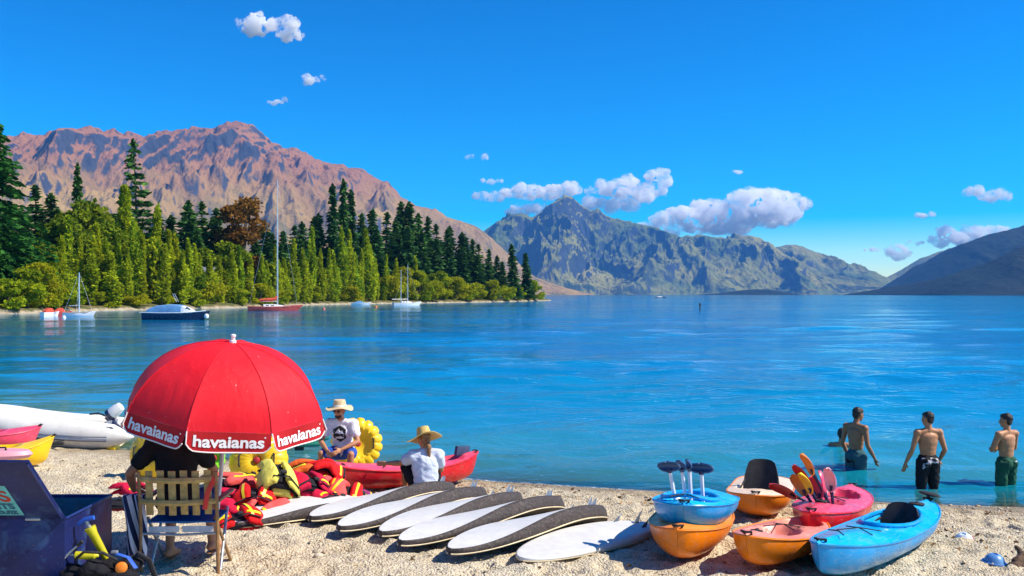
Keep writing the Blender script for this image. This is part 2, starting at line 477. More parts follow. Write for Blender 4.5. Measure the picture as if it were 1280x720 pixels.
# ---------------------------------------------------------------- lake
def water_material():
    t = NT('lake_water'); p = t.pos()
    depth = t.n('Attribute', attribute_name='depth').outputs['Fac']
    sep = t.n('SeparateXYZ'); t.set(sep.inputs[0], p)
    # ripples: crests run roughly along the shore; wind lanes decide where they are strong
    lanes = t.noise(t.vscale(p, (0.006, 0.022, 1)), 1.0, 3, 0.55)
    patch = t.noise(t.vscale(p, (0.05, 0.11, 1)), 1.0, 3, 0.6)
    amp = t.math('MULTIPLY', t.rng(lanes, 0.36, 0.60, 0.25, 1.0), t.rng(patch, 0.3, 0.7, 0.6, 1.15))
    rot = t.n('Mapping'); t.set(rot.inputs[0], p); rot.inputs['Rotation'].default_value = (0, 0, rad(-12)); rot.inputs['Scale'].default_value = (0.55, 0.8, 1)
    w0 = t.noise(rot.outputs[0], 0.13, 4, 0.55, 0.5)
    w1 = t.noise(rot.outputs[0], 0.50, 4, 0.55, 0.7)
    iso = t.n('Mapping'); t.set(iso.inputs[0], p); iso.inputs['Scale'].default_value = (0.8, 1.0, 1)
    w2 = t.noise(iso.outputs[0], 1.55, 3, 0.55, 0.6)
    w3 = t.noise(iso.outputs[0], 5.2, 3, 0.6, 0.4)
    h = t.math('ADD', t.math('MULTIPLY', w1, 0.5), t.math('ADD', t.math('MULTIPLY', w2, 0.42), t.math('MULTIPLY', w3, 0.13)))
    h = t.math('ADD', h, t.math('MULTIPLY', w0, 0.6))
    h = t.math('MULTIPLY', t.math('MULTIPLY', h, amp), t.n('Attribute', attribute_name='shelter').outputs['Fac'])
    nb = t.n('Bump'); t.set(nb.inputs['Height'], h); nb.inputs['Strength'].default_value = 1.0; nb.inputs['Distance'].default_value = 0.32
    nrm = nb.outputs[0]
    fr = t.n('Fresnel'); fr.inputs['IOR'].default_value = 1.33; t.set(fr.inputs['Normal'], nrm)
    gl = t.n('BsdfGlossy'); gl.inputs['Roughness'].default_value = 0.05; t.set(gl.inputs['Normal'], nrm)
    gl.inputs['Color'].default_value = (0.84, 0.96, 1, 1)
    # light scattered back out of the clear lake water: turquoise in the shallows, deep blue further out
    body = t.ramp(t.rng(depth, 0.0, 9.0), [(0, (0.05, 0.32, 0.32)), (0.06, (0.006, 0.28, 0.38)), (0.2, (0.001, 0.20, 0.38)), (1, (0.001, 0.14, 0.36))])
    body = t.mix(t.math('MULTIPLY', t.rng(patch, 0.42, 0.6), 0.4), body, (0.001, 0.24, 0.40))
    df = t.n('BsdfDiffuse'); t.set(df.inputs[0], body); t.set(df.inputs['Normal'], nrm)
    tr = t.n('BsdfTransparent'); tr.inputs[0].default_value = (0.80, 0.97, 1.0, 1)
    op = t.math('SUBTRACT', 1.0, t.math('POWER', 2.718, t.math('MULTIPLY', depth, -1.5)))
    m1 = t.n('MixShader'); t.set(m1.inputs[0], op); t.t.links.new(tr.outputs[0], m1.inputs[1]); t.t.links.new(df.outputs[0], m1.inputs[2])
    m2 = t.n('MixShader'); t.set(m2.inputs[0], t.math('MULTIPLY', fr.outputs[0], 0.95)); t.t.links.new(m1.outputs[0], m2.inputs[1]); t.t.links.new(gl.outputs[0], m2.inputs[2])
    fo = t.math('MULTIPLY', t.rng(depth, 0.05, 0.0), t.rng(t.noise(p, 9, 5, 0.7, 0.5), 0.50, 0.60))
    fd = t.n('BsdfDiffuse'); fd.inputs[0].default_value = (0.8, 0.82, 0.82, 1)
    m3 = t.n('MixShader'); t.set(m3.inputs[0], t.math('MULTIPLY', fo, 0.8)); t.t.links.new(m2.outputs[0], m3.inputs[1]); t.t.links.new(fd.outputs[0], m3.inputs[2])
    return t.done(m3.outputs[0])

def make_lake():
    xs = uneven(-12000, 12000, -14, 14, 0.16, 1.026); ys = uneven(9.5, 16000, 12, 26, 0.10, 1.018)
    xs, ys = np.unique(np.clip(xs, -11900, 11900)), np.unique(np.clip(ys, 9.5, 12050))
    X, Y = np.meshgrid(xs, ys, indexing='ij')
    dep = np.clip(-ground_z(X, Y), 0, 14)
    # wind waves: every wavelength where the sheet is fine enough to carry it
    cell = np.maximum(np.gradient(xs)[:, None] * 0.5, np.gradient(ys)[None, :])
    c, s_ = math.cos(rad(-14)), math.sin(rad(-14)); P, Q = X * c - Y * s_, X * s_ + Y * c
    shelter = 0.34 + 0.66 / (1 + np.exp(-(X + 0.10 * Y + 3) / (3.0 + 0.05 * Y)))       # the wooded point keeps the wind off its bay
    gust = np.clip(0.75 + 0.6 * pnoise(X * 0.02 + 5, Y * 0.05), 0.25, 1.3) * shelter
    Z = np.zeros_like(X)
    for k, (lam, st) in enumerate(((9.0, 0.055), (4.6, 0.11), (2.3, 0.16), (1.2, 0.17), (0.62, 0.14))):
        n = pnoise(P / lam * 0.5 + 13 * k, Q / lam + 0.35 * pnoise(P / lam * 0.3, Q / lam * 0.3) + 7 * k)
        Z += st * lam * 0.42 * n * np.clip((lam / cell - 2.0) / 2.0, 0, 1) * gust
    Z *= np.clip(-shore_d(X, Y) / 2.5, 0.05, 1)
    Z += 0.012 * np.sin((Y + 0.35 * X) * 3.1 + 1.2 * pnoise(X * 0.5, Y * 0.5)) * np.exp(-np.maximum(-shore_d(X, Y), 0) / 3.0) * (Y < 40)
    me = np_mesh('lake', np.stack([X, Y, Z], -1), grid_faces(len(xs), len(ys)), True)
    point_attr(me, 'depth', dep.ravel()); point_attr(me, 'shelter', shelter.ravel())
    return tag(link('lake', me, water_material()), 'clear turquoise and blue lake with wind ripples', 'lake', kind='structure')
make_lake()

# ---------------------------------------------------------------- far wooded shore
FAR = [(-330, 60), (-210, 95), (-120, 118), (-85, 138), (-77, 150), (-76, 171), (-69.5, 189), (-61, 211), (-55.5, 277), (-36.5, 313), (-12, 360), (15, 440), (19, 462), (10, 500), (-30, 540), (-120, 600)]
def far_shore():
    pts = np.array(FAR, float)
    seg = np.r_[0, np.cumsum(np.hypot(*np.diff(pts, axis=0).T))]
    s = np.linspace(0, seg[-1], 260)
    c = np.stack([np.interp(s, seg, pts[:, 0]), np.interp(s, seg, pts[:, 1])], 1)
    c += np.stack([fbm(s * 0.05, s * 0 + 2, 3), fbm(s * 0.05 + 50, s * 0 + 5, 3)], 1) * 1.6
    tan = np.gradient(c, axis=0); tan /= np.linalg.norm(tan, axis=1, keepdims=True)
    nrm = np.stack([-tan[:, 1], tan[:, 0]], 1)                     # to the land side
    off = np.array([-3, -1, 0, 0.4, 0.8, 1.4, 4, 7, 12, 20, 32, 50, 80, 130, 200.])
    hgt = np.array([-1.5, -0.5, 0.03, 0.25, 0.55, 0.8, 1.1, 1.7, 2.6, 4.5, 7, 9, 10, 11, 6.])
    taper = np.clip(np.minimum(1, (len(s) - 1 - np.arange(len(s))) / 90.0), 0.15, 1)
    land = np.tile(np.array([-0.93, 0.37]), (len(s), 1))
    V = []
    for o, h in zip(off, hgt):
        mixk = min(1, max(0, o) / 25)
        d = nrm * (1 - mixk) + land * mixk
        xy = c + d * (o * (taper if o > 4 else np.ones(len(s))))[:, None]
        z = h + 0.25 * fbm(xy[:, 0] * 0.3, xy[:, 1] * 0.3, 3) * min(1, max(0, h))
        V.append(np.c_[xy, z])
    V = np.array(V).transpose(1, 0, 2)
    me = np_mesh('far_shore', V, grid_faces(len(s), len(off)), True)
    t = NT('shore_bank'); p = t.pos(); sep = t.n('SeparateXYZ'); t.set(sep.inputs[0], p)
    c1 = t.mix(t.rng(t.noise(p, 0.8, 5, 0.7), 0.35, 0.65), (0.26, 0.20, 0.13), (0.46, 0.40, 0.30))
    c2 = t.mix(t.rng(t.noise(p, 0.4, 5, 0.7), 0.35, 0.65), (0.05, 0.075, 0.02), (0.17, 0.13, 0.055))
    cc = t.mix(t.rng(t.math('ADD', sep.outputs[2], t.math('MULTIPLY', t.noise(p, 0.5, 4), 1.1)), 0.75, 1.1), c1, c2)
    tag(link('far_shore', me, t.done(t.pbsdf(cc, 0.9, 0, t.bump(t.noise(p, 1.5, 5), 0.8, 0.3), 0.2))), 'wooded far bank with a narrow strip of pale stones', 'shore', kind='structure')
    return c, nrm
far_curve, far_nrm = far_shore()

# ---------------------------------------------------------------- mountains
def rock_material(name, grass, grass2, rockc, scrub, rock_at, rock_scale, z_rock, rough=0.95, top=None):
    t = NT(name); p = t.pos(); g = t.n('NewGeometry')
    sep = t.n('SeparateXYZ'); t.set(sep.inputs[0], g.outputs['Normal'])
    sp = t.n('SeparateXYZ'); t.set(sp.inputs[0], p)
    n1 = t.noise(p, rock_scale, 7, 0.65, 0.3); n2 = t.noise(p, rock_scale * 5, 6, 0.7)
    n3 = t.noise(t.vscale(p, (1, 1, 0.35)), rock_scale * 14, 4, 0.7)
    c = t.mix(t.rng(n1, 0.36, 0.62), grass, grass2)
    if top is not None: c = t.mix(t.math('MULTIPLY', t.rng(t.math('ADD', sp.outputs[2], t.math('MULTIPLY', n2, 300.0)), top[1], top[2]), 0.85), c, top[0])
    c = t.mix(t.math('MULTIPLY', t.rng(n3, 0.52, 0.7), 0.55), c, t.mix(1.0, c, (0.45, 0.5, 0.45), 'MULTIPLY'))
    steep = t.math('SUBTRACT', 1.0, sep.outputs[2])
    rk = t.math('ADD', steep, t.math('ADD', t.math('MULTIPLY', t.math('SUBTRACT', n2, 0.5), 0.55), t.math('MULTIPLY', t.rng(sp.outputs[2], z_rock[0], z_rock[1]), z_rock[2])))
    rk = t.math('ADD', rk, t.math('MULTIPLY', t.math('SUBTRACT', n3, 0.5), 0.5))
    c = t.mix(t.rng(rk, rock_at, rock_at + 0.16), c, t.mix(t.rng(n3, 0.35, 0.65), rockc, tuple(k * 2.0 for k in rockc)))
    if scrub is not None:
        sc = t.math('MULTIPLY', t.rng(t.noise(p, rock_scale * 2.2, 6, 0.72), 0.52, 0.58), t.rng(sp.outputs[2], scrub[1], scrub[2], 1, 0))
        c = t.mix(sc, c, scrub[0])
    nrm = t.bump(t.math('ADD', n2, t.math('MULTIPLY', n3, 0.5)), 0.75, 0.06 / rock_scale)
    return t.done(t.pbsdf(c, rough, 0, nrm, 0.1))

def mountain(name, label, sky_px, dist, front, back, mat, nu=420, nv=90, spur=0.30, spur_f=5.0, detail=0.05, seed=0, foot=-20.0, crag=0.02, profile=1.0, base=None, lean=0.0):
    """a range whose crest stands where the photograph shows it, with spurs and gullies running down to its foot"""
    px = np.array(sky_px, float)
    xs = np.linspace(px[0, 0], px[-1, 0], nu)
    py = np.interp(xs, px[:, 0], px[:, 1])
    D = np.interp(xs, [px[0, 0], px[-1, 0]], dist) if isinstance(dist, tuple) else np.full(nu, float(dist))
    rx, ry, rh = (xs - 640) / F * D, D, np.maximum(H + (HORIZON - py) / F * D, 2.0)
    hm = rh.max()
    rh = rh + crag * hm * (ridged(xs * 0.035 + seed, xs * 0 + seed, 4) - 0.95) * np.clip(rh / hm, 0.1, 1) * 0.5
    v = np.concatenate([np.linspace(-1, 0, int(nv * 0.75), endpoint=False), np.linspace(0, 1, nv - int(nv * 0.75))])
    U = np.repeat(np.arange(nu)[:, None], nv, 1); Vv = np.repeat(v[None], nu, 0)
    wid = np.where(Vv < 0, front, back) * (0.35 + 0.65 * (rh / hm) ** 0.6)[:, None]
    bend = pnoise(rx[:, None] / front * 1.3 + seed, Vv * 0.8 + seed) * 0.25
    X = rx[:, None] + bend * front * np.abs(Vv) * 0.8 + lean * front * np.abs(Vv)
    Y = ry[:, None] + Vv * wid
    fall = (1 - np.abs(Vv)) ** profile
    h0 = rh[:, None] * fall
    a = np.abs(Vv)
    env = np.clip(a * 5, 0, 1) ** 0.8 * (0.35 + 0.65 * np.clip((1 - a) * 1.8, 0, 1))
    k = spur_f / front
    wx = X + 0.25 * front * fbm(X / front * 2 + seed, Y / front * 2, 3) * 0.5
    sp = ridged(wx * k + seed * 3.1, Y * k * 0.32 + seed, 5, 0.40) - 0.9
    fine = ridged(X * k * 3.3 + 7 + seed, Y * k * 2.0, 5, 0.5) - 0.9
    Z = h0 + rh[:, None] * env * (spur * sp + detail * 1.4 * fine) + rh[:, None] * 0.014 * fbm(X * k * 9, Y * k * 9, 4) * np.clip(1.2 - a, 0, 1)
    # never let a near spur stand in front of the crest
    lim = (rh / ry)[:, None] * Y * np.where(a > 0.02, 0.985, 1.02)
    Z = np.minimum(Z, np.where(Vv < 0, np.maximum(lim, h0 * 0.97), Z))
    Z = np.where(a > 0.985, foot, np.maximum(Z, -15 * a))
    me = np_mesh(name, np.stack([X, Y, Z], -1), grid_faces(nu, nv), True)
    return tag(link(name, me, mat), label, 'mountain', kind='structure')

left_mat = rock_material('tussock_slope', (0.40, 0.26, 0.065), (0.25, 0.145, 0.045), (0.030, 0.032, 0.042), ((0.12, 0.105, 0.03), 150, 900), 0.56, 0.0016, (640, 930, 0.30), top=((0.30, 0.125, 0.055), 640, 930))
centre_mat = rock_material('alpine_slope', (0.27, 0.24, 0.05), (0.085, 0.125, 0.03), (0.022, 0.028, 0.036), ((0.035, 0.055, 0.02), 100, 800), 0.33, 0.0011, (500, 1300, 0.22))
right_mat = rock_material('forest_slope', (0.008, 0.022, 0.012), (0.024, 0.030, 0.018), (0.014, 0.02, 0.02), ((0.008, 0.017, 0.008), 500, 1500), 0.6, 0.004, (900, 1800, 0.1))

mountain('mountain', 'pale blue distant ridge closing the lake at its far end',
         [(1060, 368), (1095, 353), (1120, 341), (1150, 323), (1185, 311), (1230, 300), (1300, 290), (1400, 300)], 11200, 2400, 800, centre_mat, 200, 60, 0.2, 4, seed=9)
mountain('mountain', 'blue jagged ridge seen behind the end of the lake',
         [(900, 345), (930, 325), (965, 311), (985, 305), (1000, 307), (1020, 315), (1040, 322), (1060, 330), (1090, 342), (1115, 351), (1130, 366)], 10900, 2000, 1100, centre_mat, 260, 70, 0.2, 5, 0.02, seed=4)
mountain('mountain', 'steep pointed blue mountain with bare ridges above the lake',
         [(545, 320), (580, 306), (600, 292), (615, 282), (640, 270), (652, 267), (666, 272), (680, 262), (692, 253), (705, 243), (716, 247), (724, 254), (736, 263), (747, 262), (760, 271), (790, 278), (820, 286), (850, 297), (875, 293), (890, 297), (915, 299), (935, 295), (947, 297), (965, 307), (990, 325), (1040, 345), (1100, 360), (1125, 367)], 9800, 2100, 2000, centre_mat, 820, 190, 0.40, 3.0, 0.065, seed=2, crag=0.03, profile=1.0)
mountain('mountain', 'long tawny mountain with dark craggy summit above the trees',
         [(-420, 190), (-300, 172), (-200, 185), (-100, 178), (0, 171), (30, 168), (75, 167), (90, 160), (105, 157), (130, 161), (165, 168), (182, 170), (200, 166), (225, 162), (240, 159), (255, 162), (275, 158), (290, 154), (303, 153), (315, 158), (330, 171), (345, 180), (365, 187), (385, 191), (400, 200), (425, 207), (445, 210), (465, 220), (485, 229), (500, 244), (520, 258), (545, 262), (560, 272), (572, 276), (590, 281), (605, 290), (630, 312), (660, 340), (700, 365)], (4300, 7200), 1900, 2200, left_mat, 900, 190, 0.25, 2.8, 0.05, seed=6, crag=0.035, profile=0.95)
mountain('mountain', 'forested blue hillside rising from the opposite shore',
         [(1095, 368), (1108, 365), (1130, 352), (1165, 328), (1200, 306), (1240, 292), (1262, 287), (1280, 281), (1360, 262), (1500, 250), (1700, 290)], 6200, 1700, 2000, right_mat, 300, 90, 0.10, 5, 0.015, seed=13, crag=0.012)
mountain('hill', 'dark wooded spur with brown clearings on the opposite shore',
         [(1128, 368), (1150, 358), (1180, 346), (1205, 341), (1222, 335), (1250, 321), (1280, 308), (1360, 285), (1500, 290), (1650, 330)], 3900, 950, 1200, right_mat, 300, 90, 0.09, 5, 0.02, seed=21, crag=0.02)
mountain('hill', 'low dark wooded headland lying on the lake at the foot of the mountains',
         [(885, 368), (900, 366.5), (925, 363), (945, 361.5), (960, 362), (980, 365), (995, 367.5)], 5600, 500, 500, right_mat, 120, 40, 0.1, 6, 0.06, seed=17, foot=-8)

# ---------------------------------------------------------------- air
def make_haze():
    b = MB().box((0, 5850, 560), (24000, 12500, 1180))
    o = b.build('haze', None, None, False)
    t = NT('haze_air'); v = t.n('VolumePrincipled')
    v.inputs['Color'].default_value = (0.13, 0.44, 1.0, 1)
    v.inputs['Density'].default_value = 3.9e-5
    v.inputs['Anisotropy'].default_value = 0.0
    o.data.materials.append(t.done(None, v.outputs[0]))
    tag(o, 'thin blue summer haze over the lake and mountains', 'haze', kind='stuff')
make_haze()

# ---------------------------------------------------------------- clouds
cm = NT('cloud'); cp = cm.pos()
cv = cm.n('VolumePrincipled')
cv.inputs['Color'].default_value = (1, 1, 1, 1); cv.inputs['Anisotropy'].default_value = 0.0
cm.set(cv.inputs['Density'], cm.math('MULTIPLY', cm.rng(cm.noise(cp, 0.0032, 6, 0.72, 0.3), 0.42, 0.64), 0.020))
cloud_mat = cm.done(None, cv.outputs[0])
cloud_mat.cycles.volume_sampling = 'EQUIANGULAR' if False else 'MULTIPLE_IMPORTANCE'
def cloud(label, puffs, seed, group=None):
    """puffs: (x, y, half width, half height) in photo pixels, at 21 km"""
    D = 21500.0; k = D / F; mb = MB(); rg = random.Random(seed)
    for (x, y, a, b) in puffs:
        n = max(6, int(a / 3.2))
        for _ in range(n):
            u = rg.uniform(-1, 1); w = rg.uniform(-0.9, 1) * math.sqrt(1 - u * u)
            r = rg.uniform(0.5, 0.95) * b * (1 - 0.35 * abs(u))
            c = W(x + u * a * 0.85, y - w * b * 0.55, D); c.y += rg.uniform(-1, 1) * b * k * 0.7
            mb.ell(c, (r * k * rg.uniform(1.1, 1.7), r * k * 1.2, r * k * rg.uniform(0.6, 0.9)), None, 10, 7)
    sz = max(p[2] for p in puffs)
    vox = max(16.0, sz * k / 64)
    me = remesh(mb, 'cloud', vox, 2, 0.4)
    n = len(me.vertices); co = np.empty(n * 3, np.float32); me.vertices.foreach_get('co', co); co = co.reshape(-1, 3)
    no = np.empty(n * 3, np.float32); me.vertex_normals.foreach_get('vector', no); no = no.reshape(-1, 3)
    b = min(max(p[3] for p in puffs), 16) * k
    q = co / (b * 1.1)
    d = fbm(q[:, 0] + q[:, 1] * 0.7 + seed, q[:, 2] * 1.3 - q[:, 1] * 0.4, 5, 0.68)
    co += no * (b * 0.24 + d * b * 0.32)[:, None]
    me.vertices.foreach_set('co', co.ravel()); me.update()
    tag(link('cloud', me, cloud_mat), label, 'cloud', group)
cloud('white cloud high in the blue sky above the tawny mountain', [(340, 34, 36, 13), (318, 29, 20, 9), (370, 43, 20, 4)], 1)
cloud('small flat white cloud below the high puffy one', [(388, 99, 20, 6)], 2)
cloud('faint white wisp of cloud over the craggy summit', [(346, 128, 11, 3.5), (354, 124, 5, 3)], 3)
cloud('long flat white cloud touching the pointed peak', [(690, 237, 32, 11), (655, 240, 30, 9), (625, 245, 22, 5), (602, 247, 15, 5)], 4)
cloud('low white cloud tucked behind the shoulder of the pointed peak', [(652, 264, 16, 8), (675, 263, 16, 9)], 5)
cloud('billowing white cloud with a round head beside the pointed peak', [(823, 222, 13, 9), (790, 238, 40, 13), (760, 238, 28, 8), (762, 255, 34, 10)], 6)
cloud('largest white cumulus cloud, grey underneath, above the lake mountains', [(945, 262, 58, 22), (900, 268, 55, 20), (985, 255, 24, 12), (860, 276, 50, 13), (840, 286, 48, 8)], 7)
cloud('small white cloud hanging alone over the forested hillside', [(1222, 241, 19, 7), (1248, 245, 17, 9)], 8)
cloud('white cumulus bank rising behind the forested hillside', [(1186, 297, 22, 12), (1210, 293, 28, 9), (1243, 289, 18, 6)], 9)
for i, (x, y, a, b) in enumerate([(596, 197, 15, 5), (613, 226, 16, 4), (921, 215.5, 6, 3), (1156, 268, 11, 4.5), (1091, 313, 13, 3), (1125, 316, 17, 8), (1142, 303, 13, 3.5)]):
    cloud('tiny scrap of white cloud in the clear blue sky', [(x, y, a, b)], 20 + i, 'tiny scraps of white cloud')
# ================================================================ TREES ON THE FAR SHORE
def leaf_material(name, lo, hi, accent, trans=0.35):
    t = NT(name)
    tone = t.n('Attribute', attribute_name='tone').outputs['Fac']
    rnd = t.n('ObjectInfo').outputs['Random']
    c = t.mix(tone, lo, hi)
    c = t.mix(t.math('MULTIPLY', rnd, 0.45), c, accent)
    df = t.n('BsdfDiffuse'); t.set(df.inputs[0], c)
    tr = t.n('BsdfTranslucent'); t.set(tr.inputs[0], t.mix(1.0, c, (1.0, 1.0, 0.55), 'MULTIPLY'))
    mx = t.n('MixShader'); mx.inputs[0].default_value = trans
    t.t.links.new(df.outputs[0], mx.inputs[1]); t.t.links.new(tr.outputs[0], mx.inputs[2])
    return t.done(mx.outputs[0])
bark = M('bark', (0.11, 0.075, 0.05), 0.95, 0.4, 1.5)
leaf_poplar = leaf_material('poplar_leaves', (0.09, 0.19, 0.012), (0.48, 0.60, 0.03), (0.55, 0.46, 0.012), 0.42)
leaf_green = leaf_material('broadleaf_leaves', (0.05, 0.12, 0.013), (0.34, 0.42, 0.022), (0.24, 0.26, 0.02), 0.4)
leaf_willow = leaf_material('willow_leaves', (0.10, 0.19, 0.012), (0.50, 0.56, 0.02), (0.52, 0.40, 0.012), 0.42)
leaf_conifer = leaf_material('conifer_needles', (0.018, 0.062, 0.016), (0.11, 0.24, 0.05), (0.02, 0.06, 0.035), 0.15)
leaf_giant = leaf_material('giant_conifer_needles', (0.012, 0.06, 0.012), (0.07, 0.21, 0.03), (0.02, 0.09, 0.02), 0.15)
leaf_copper = leaf_material('copper_leaves', (0.11, 0.05, 0.014), (0.32, 0.15, 0.03), (0.22, 0.12, 0.02), 0.25)

def quads(c, u, v, size, asp):
    """leaf sprays: centre, two axes, half sizes -> pointed four-corner faces"""
    a = u * (size * asp)[:, None]; b = v * size[:, None]
    V = np.stack([c - a, c - b * 0.55 + a * 0.1, c + a, c + b * 0.55 + a * 0.1], 1)
    n = len(c)
    return V.reshape(-1, 3), np.arange(n * 4).reshape(n, 4)

def rand_dirs(n, rg):
    d = rg.normal(size=(n, 3)); return d / np.linalg.norm(d, axis=1, keepdims=True)

def crown_mesh(c, u, size, asp, rg, tone):
    r = rand_dirs(len(c), rg); v = np.cross(u, r); v /= np.linalg.norm(v, axis=1, keepdims=True) + 1e-9
    V, Fq = quads(c, u, v, size, asp)
    me = np_mesh('crown', V, Fq)
    face_attr(me, 'tone', np.clip(tone, 0, 1))
    return me

def trunk_mesh(h, r, limbs=None, wob=0.01):
    mb = MB(); rg = random.Random(int(h * 10))
    pts = [Vector((rg.uniform(-1, 1) * wob * h * (i > 0), rg.uniform(-1, 1) * wob * h * (i > 0), h * i / 5)) for i in range(6)]
    mb.tube(pts, [r * (1 - 0.17 * i) for i in range(6)], 7)
    for a, b, rr in (limbs or []):
        a, b = Vector(a), Vector(b)
        mb.tube([a, a.lerp(b, 0.5) + Vector((0, 0, 0.06 * (b - a).length)), b], [rr, rr * 0.7, rr * 0.35], 5)
    return mb.mesh('trunk')

def conifer(h, rmax, seed, droop=0.25, gap=0.0, power=0.85, dens=1.0, leaf=0.72, crown0=0.06):
    rg = np.random.default_rng(seed); C, U, S, T = [], [], [], []
    levels = int(34 * dens * h / 26) + 8; limbs = []
    for i in range(levels):
        f = crown0 + (1 - crown0) * (i + rg.uniform(-0.3, 0.3)) / levels
        f = min(max(f, 0.03), 0.985)
        R = rmax * (1 - f) ** power * rg.uniform(0.72, 1.12) + 0.25
        nb = int(6 + 5 * (1 - f))
        for _ in range(nb):
            if rg.random() < gap: continue
            a = rg.uniform(0, 6.283); ln = R * rg.uniform(0.6, 1.12)
            d = np.array([math.cos(a), math.sin(a), 0])
            tb = rg.uniform(-0.35, 0.35)
            m = max(4, int(ln * 4.2))
            k = np.linspace(0.12, 1, m) + rg.uniform(-0.05, 0.05, m)
            P = d[None] * (k * ln)[:, None]
            P[:, 2] += f * h - droop * ln * k ** 1.5 + 0.15 * ln * (k > 0.8) * (k - 0.8)
            P += rg.normal(size=(m, 3)) * np.array([0.16, 0.16, 0.12]) * leaf * 1.4
            side = np.array([-d[1], d[0], 0])
            u = d[None] * 1.0 + side[None] * rg.uniform(-0.9, 0.9, (m, 1)) + np.array([0, 0, -droop])[None] * 0.8
            C.append(P); U.append(u / np.linalg.norm(u, axis=1, keepdims=True)); S.append(rg.uniform(0.7, 1.3, m) * leaf); T.append(np.full(m, tb) + rg.uniform(0, 1, m))
        if i % 3 == 0:
            a = rg.uniform(0, 6.28); limbs.append(((0, 0, f * h), (math.cos(a) * R * 0.7, math.sin(a) * R * 0.7, f * h - droop * R * 0.5), 0.07))
    n = int(60 * leaf); P = np.zeros((40, 3)); P[:, 2] = h * rg.uniform(0.93, 1.01, 40); P[:, :2] = rg.normal(size=(40, 2)) * 0.12
    C.append(P); U.append(np.tile([0, 0, 1.0], (40, 1)) + rg.normal(size=(40, 3)) * 0.4); S.append(np.full(40, leaf * 0.8)); T.append(rg.uniform(0, 1, 40))
    C, U, S, T = map(np.concatenate, (C, U, S, T)); U = U / np.linalg.norm(U, axis=1, keepdims=True)
    return crown_mesh(C, U, S, 1.0, rg, T), trunk_mesh(h * 0.97, 0.02 * h * 0.75, limbs, 0.003)

def broadleaf(h, rx, lobes, seed, base=0.18, leaf=0.58, n=4000, column=False):
    rg = np.random.default_rng(seed); C, U, T = [], [], []; limbs = []
    for i in range(lobes):
        if column:
            f = base + (1 - base) * (i + 0.5) / lobes
            a = rg.uniform(0, 6.28); prof = (math.sin(min(1, (f - base * 0.4) * 1.25) * math.pi) ** 0.55) * (1 - 0.35 * f)
            c = np.array([math.cos(a), math.sin(a), 0]) * rx * prof * rg.uniform(0.25, 0.6); c[2] = f * h
            r = np.array([rx * 0.55 * max(0.3, prof), rx * 0.55 * max(0.3, prof), h / lobes * rg.uniform(2.0, 3.4)])
            if f > 0.9: r[2] = h * 0.07
        else:
            f = rg.uniform(0, 1); a = rg.uniform(0, 6.28); zz = base + (1 - base) * (0.12 + 0.76 * f)
            rr = rx * math.sqrt(max(0.05, 1 - (2 * (zz - base) / (1 - base) - 0.85) ** 2)) * rg.uniform(0.25, 0.85)
            c = np.array([math.cos(a) * rr, math.sin(a) * rr, zz * h])
            r = np.array([1, 1, 0.75]) * rx * rg.uniform(0.24, 0.46)
        m = n // lobes; d = rand_dirs(m, rg); rho = rg.uniform(0.45, 1.08, m) ** 0.6
        P = c + d * r * rho[:, None] * (1 + 0.25 * np.sin(d[:, [0]] * 7 + i) * np.cos(d[:, [2]] * 6 + 2 * i))
        k = P[:, 2] > 0.15
        C.append(P[k]); u = d + rand_dirs(m, rg) * 0.9 + (np.array([0, 0, 0.9]) if column else np.array([0, 0, -0.25])); U.append((u / np.linalg.norm(u, axis=1, keepdims=True))[k])
        T.append((rg.uniform(-0.55, 0.45) + rg.uniform(0.05, 0.95, m))[k])
        if i % 2 == 0: limbs.append(((0, 0, h * (base * 0.6 + 0.25 * (c[2] / h))), tuple(c * np.array([0.9, 0.9, 0.95])), 0.012 * h))
    C, U, T = map(np.concatenate, (C, U, T))
    return crown_mesh(C, U, rg.uniform(0.7, 1.3, len(C)) * leaf, 0.85, rg, T), trunk_mesh(h * 0.72, 0.02 * h, limbs)

KINDS = {
    'fir': ([conifer(26, 4.0, 1), conifer(26, 3.5, 2, 0.3), conifer(26, 4.6, 3, 0.2, 0.1), conifer(26, 3.8, 61, 0.4, 0.15, 0.7), conifer(26, 5.0, 62, 0.12, 0.2, 1.05, 0.8), conifer(26, 3.2, 63, 0.5, 0.05, 0.65, 1.1, 0.6)], leaf_conifer),
    'slim_fir': ([conifer(26, 2.7, 4, 0.45), conifer(26, 2.3, 5, 0.5)], leaf_conifer),
    'layered_fir': ([conifer(26, 4.6, 6, 0.05, 0.22, 0.6, 0.62, 0.6, 0.1)], leaf_conifer),
    'giant': ([conifer(26, 9.5, 7, 0.35, 0, 0.9, 1.5, 0.5, 0.01)], leaf_giant),
    'poplar': ([broadleaf(20, 2.3, 14, 11, 0.03, 0.52, 3000, True), broadleaf(20, 1.9, 13, 12, 0.03, 0.48, 2600, True), broadleaf(20, 2.8, 15, 13, 0.02, 0.55, 3300, True), broadleaf(20, 2.5, 10, 14, 0.03, 0.5, 2700, True), broadleaf(20, 3.2, 12, 15, 0.02, 0.55, 3200, True), broadleaf(20, 1.7, 18, 16, 0.04, 0.45, 2500, True)], leaf_poplar),
    'broad': ([broadleaf(15, 5.0, 20, 21), broadleaf(15, 4.4, 17, 22), broadleaf(15, 5.6, 23, 23)], leaf_green),
    'willow': ([broadleaf(9, 4.6, 18, 31, 0.03, 0.36, 4600), broadleaf(9, 5.4, 20, 32, 0.02, 0.36, 4800), broadleaf(9, 3.9, 15, 33, 0.02, 0.34, 4200)], leaf_willow),
    'copper': ([broadleaf(20, 4.8, 24, 41, 0.2, 0.42, 6000)], leaf_copper),
}
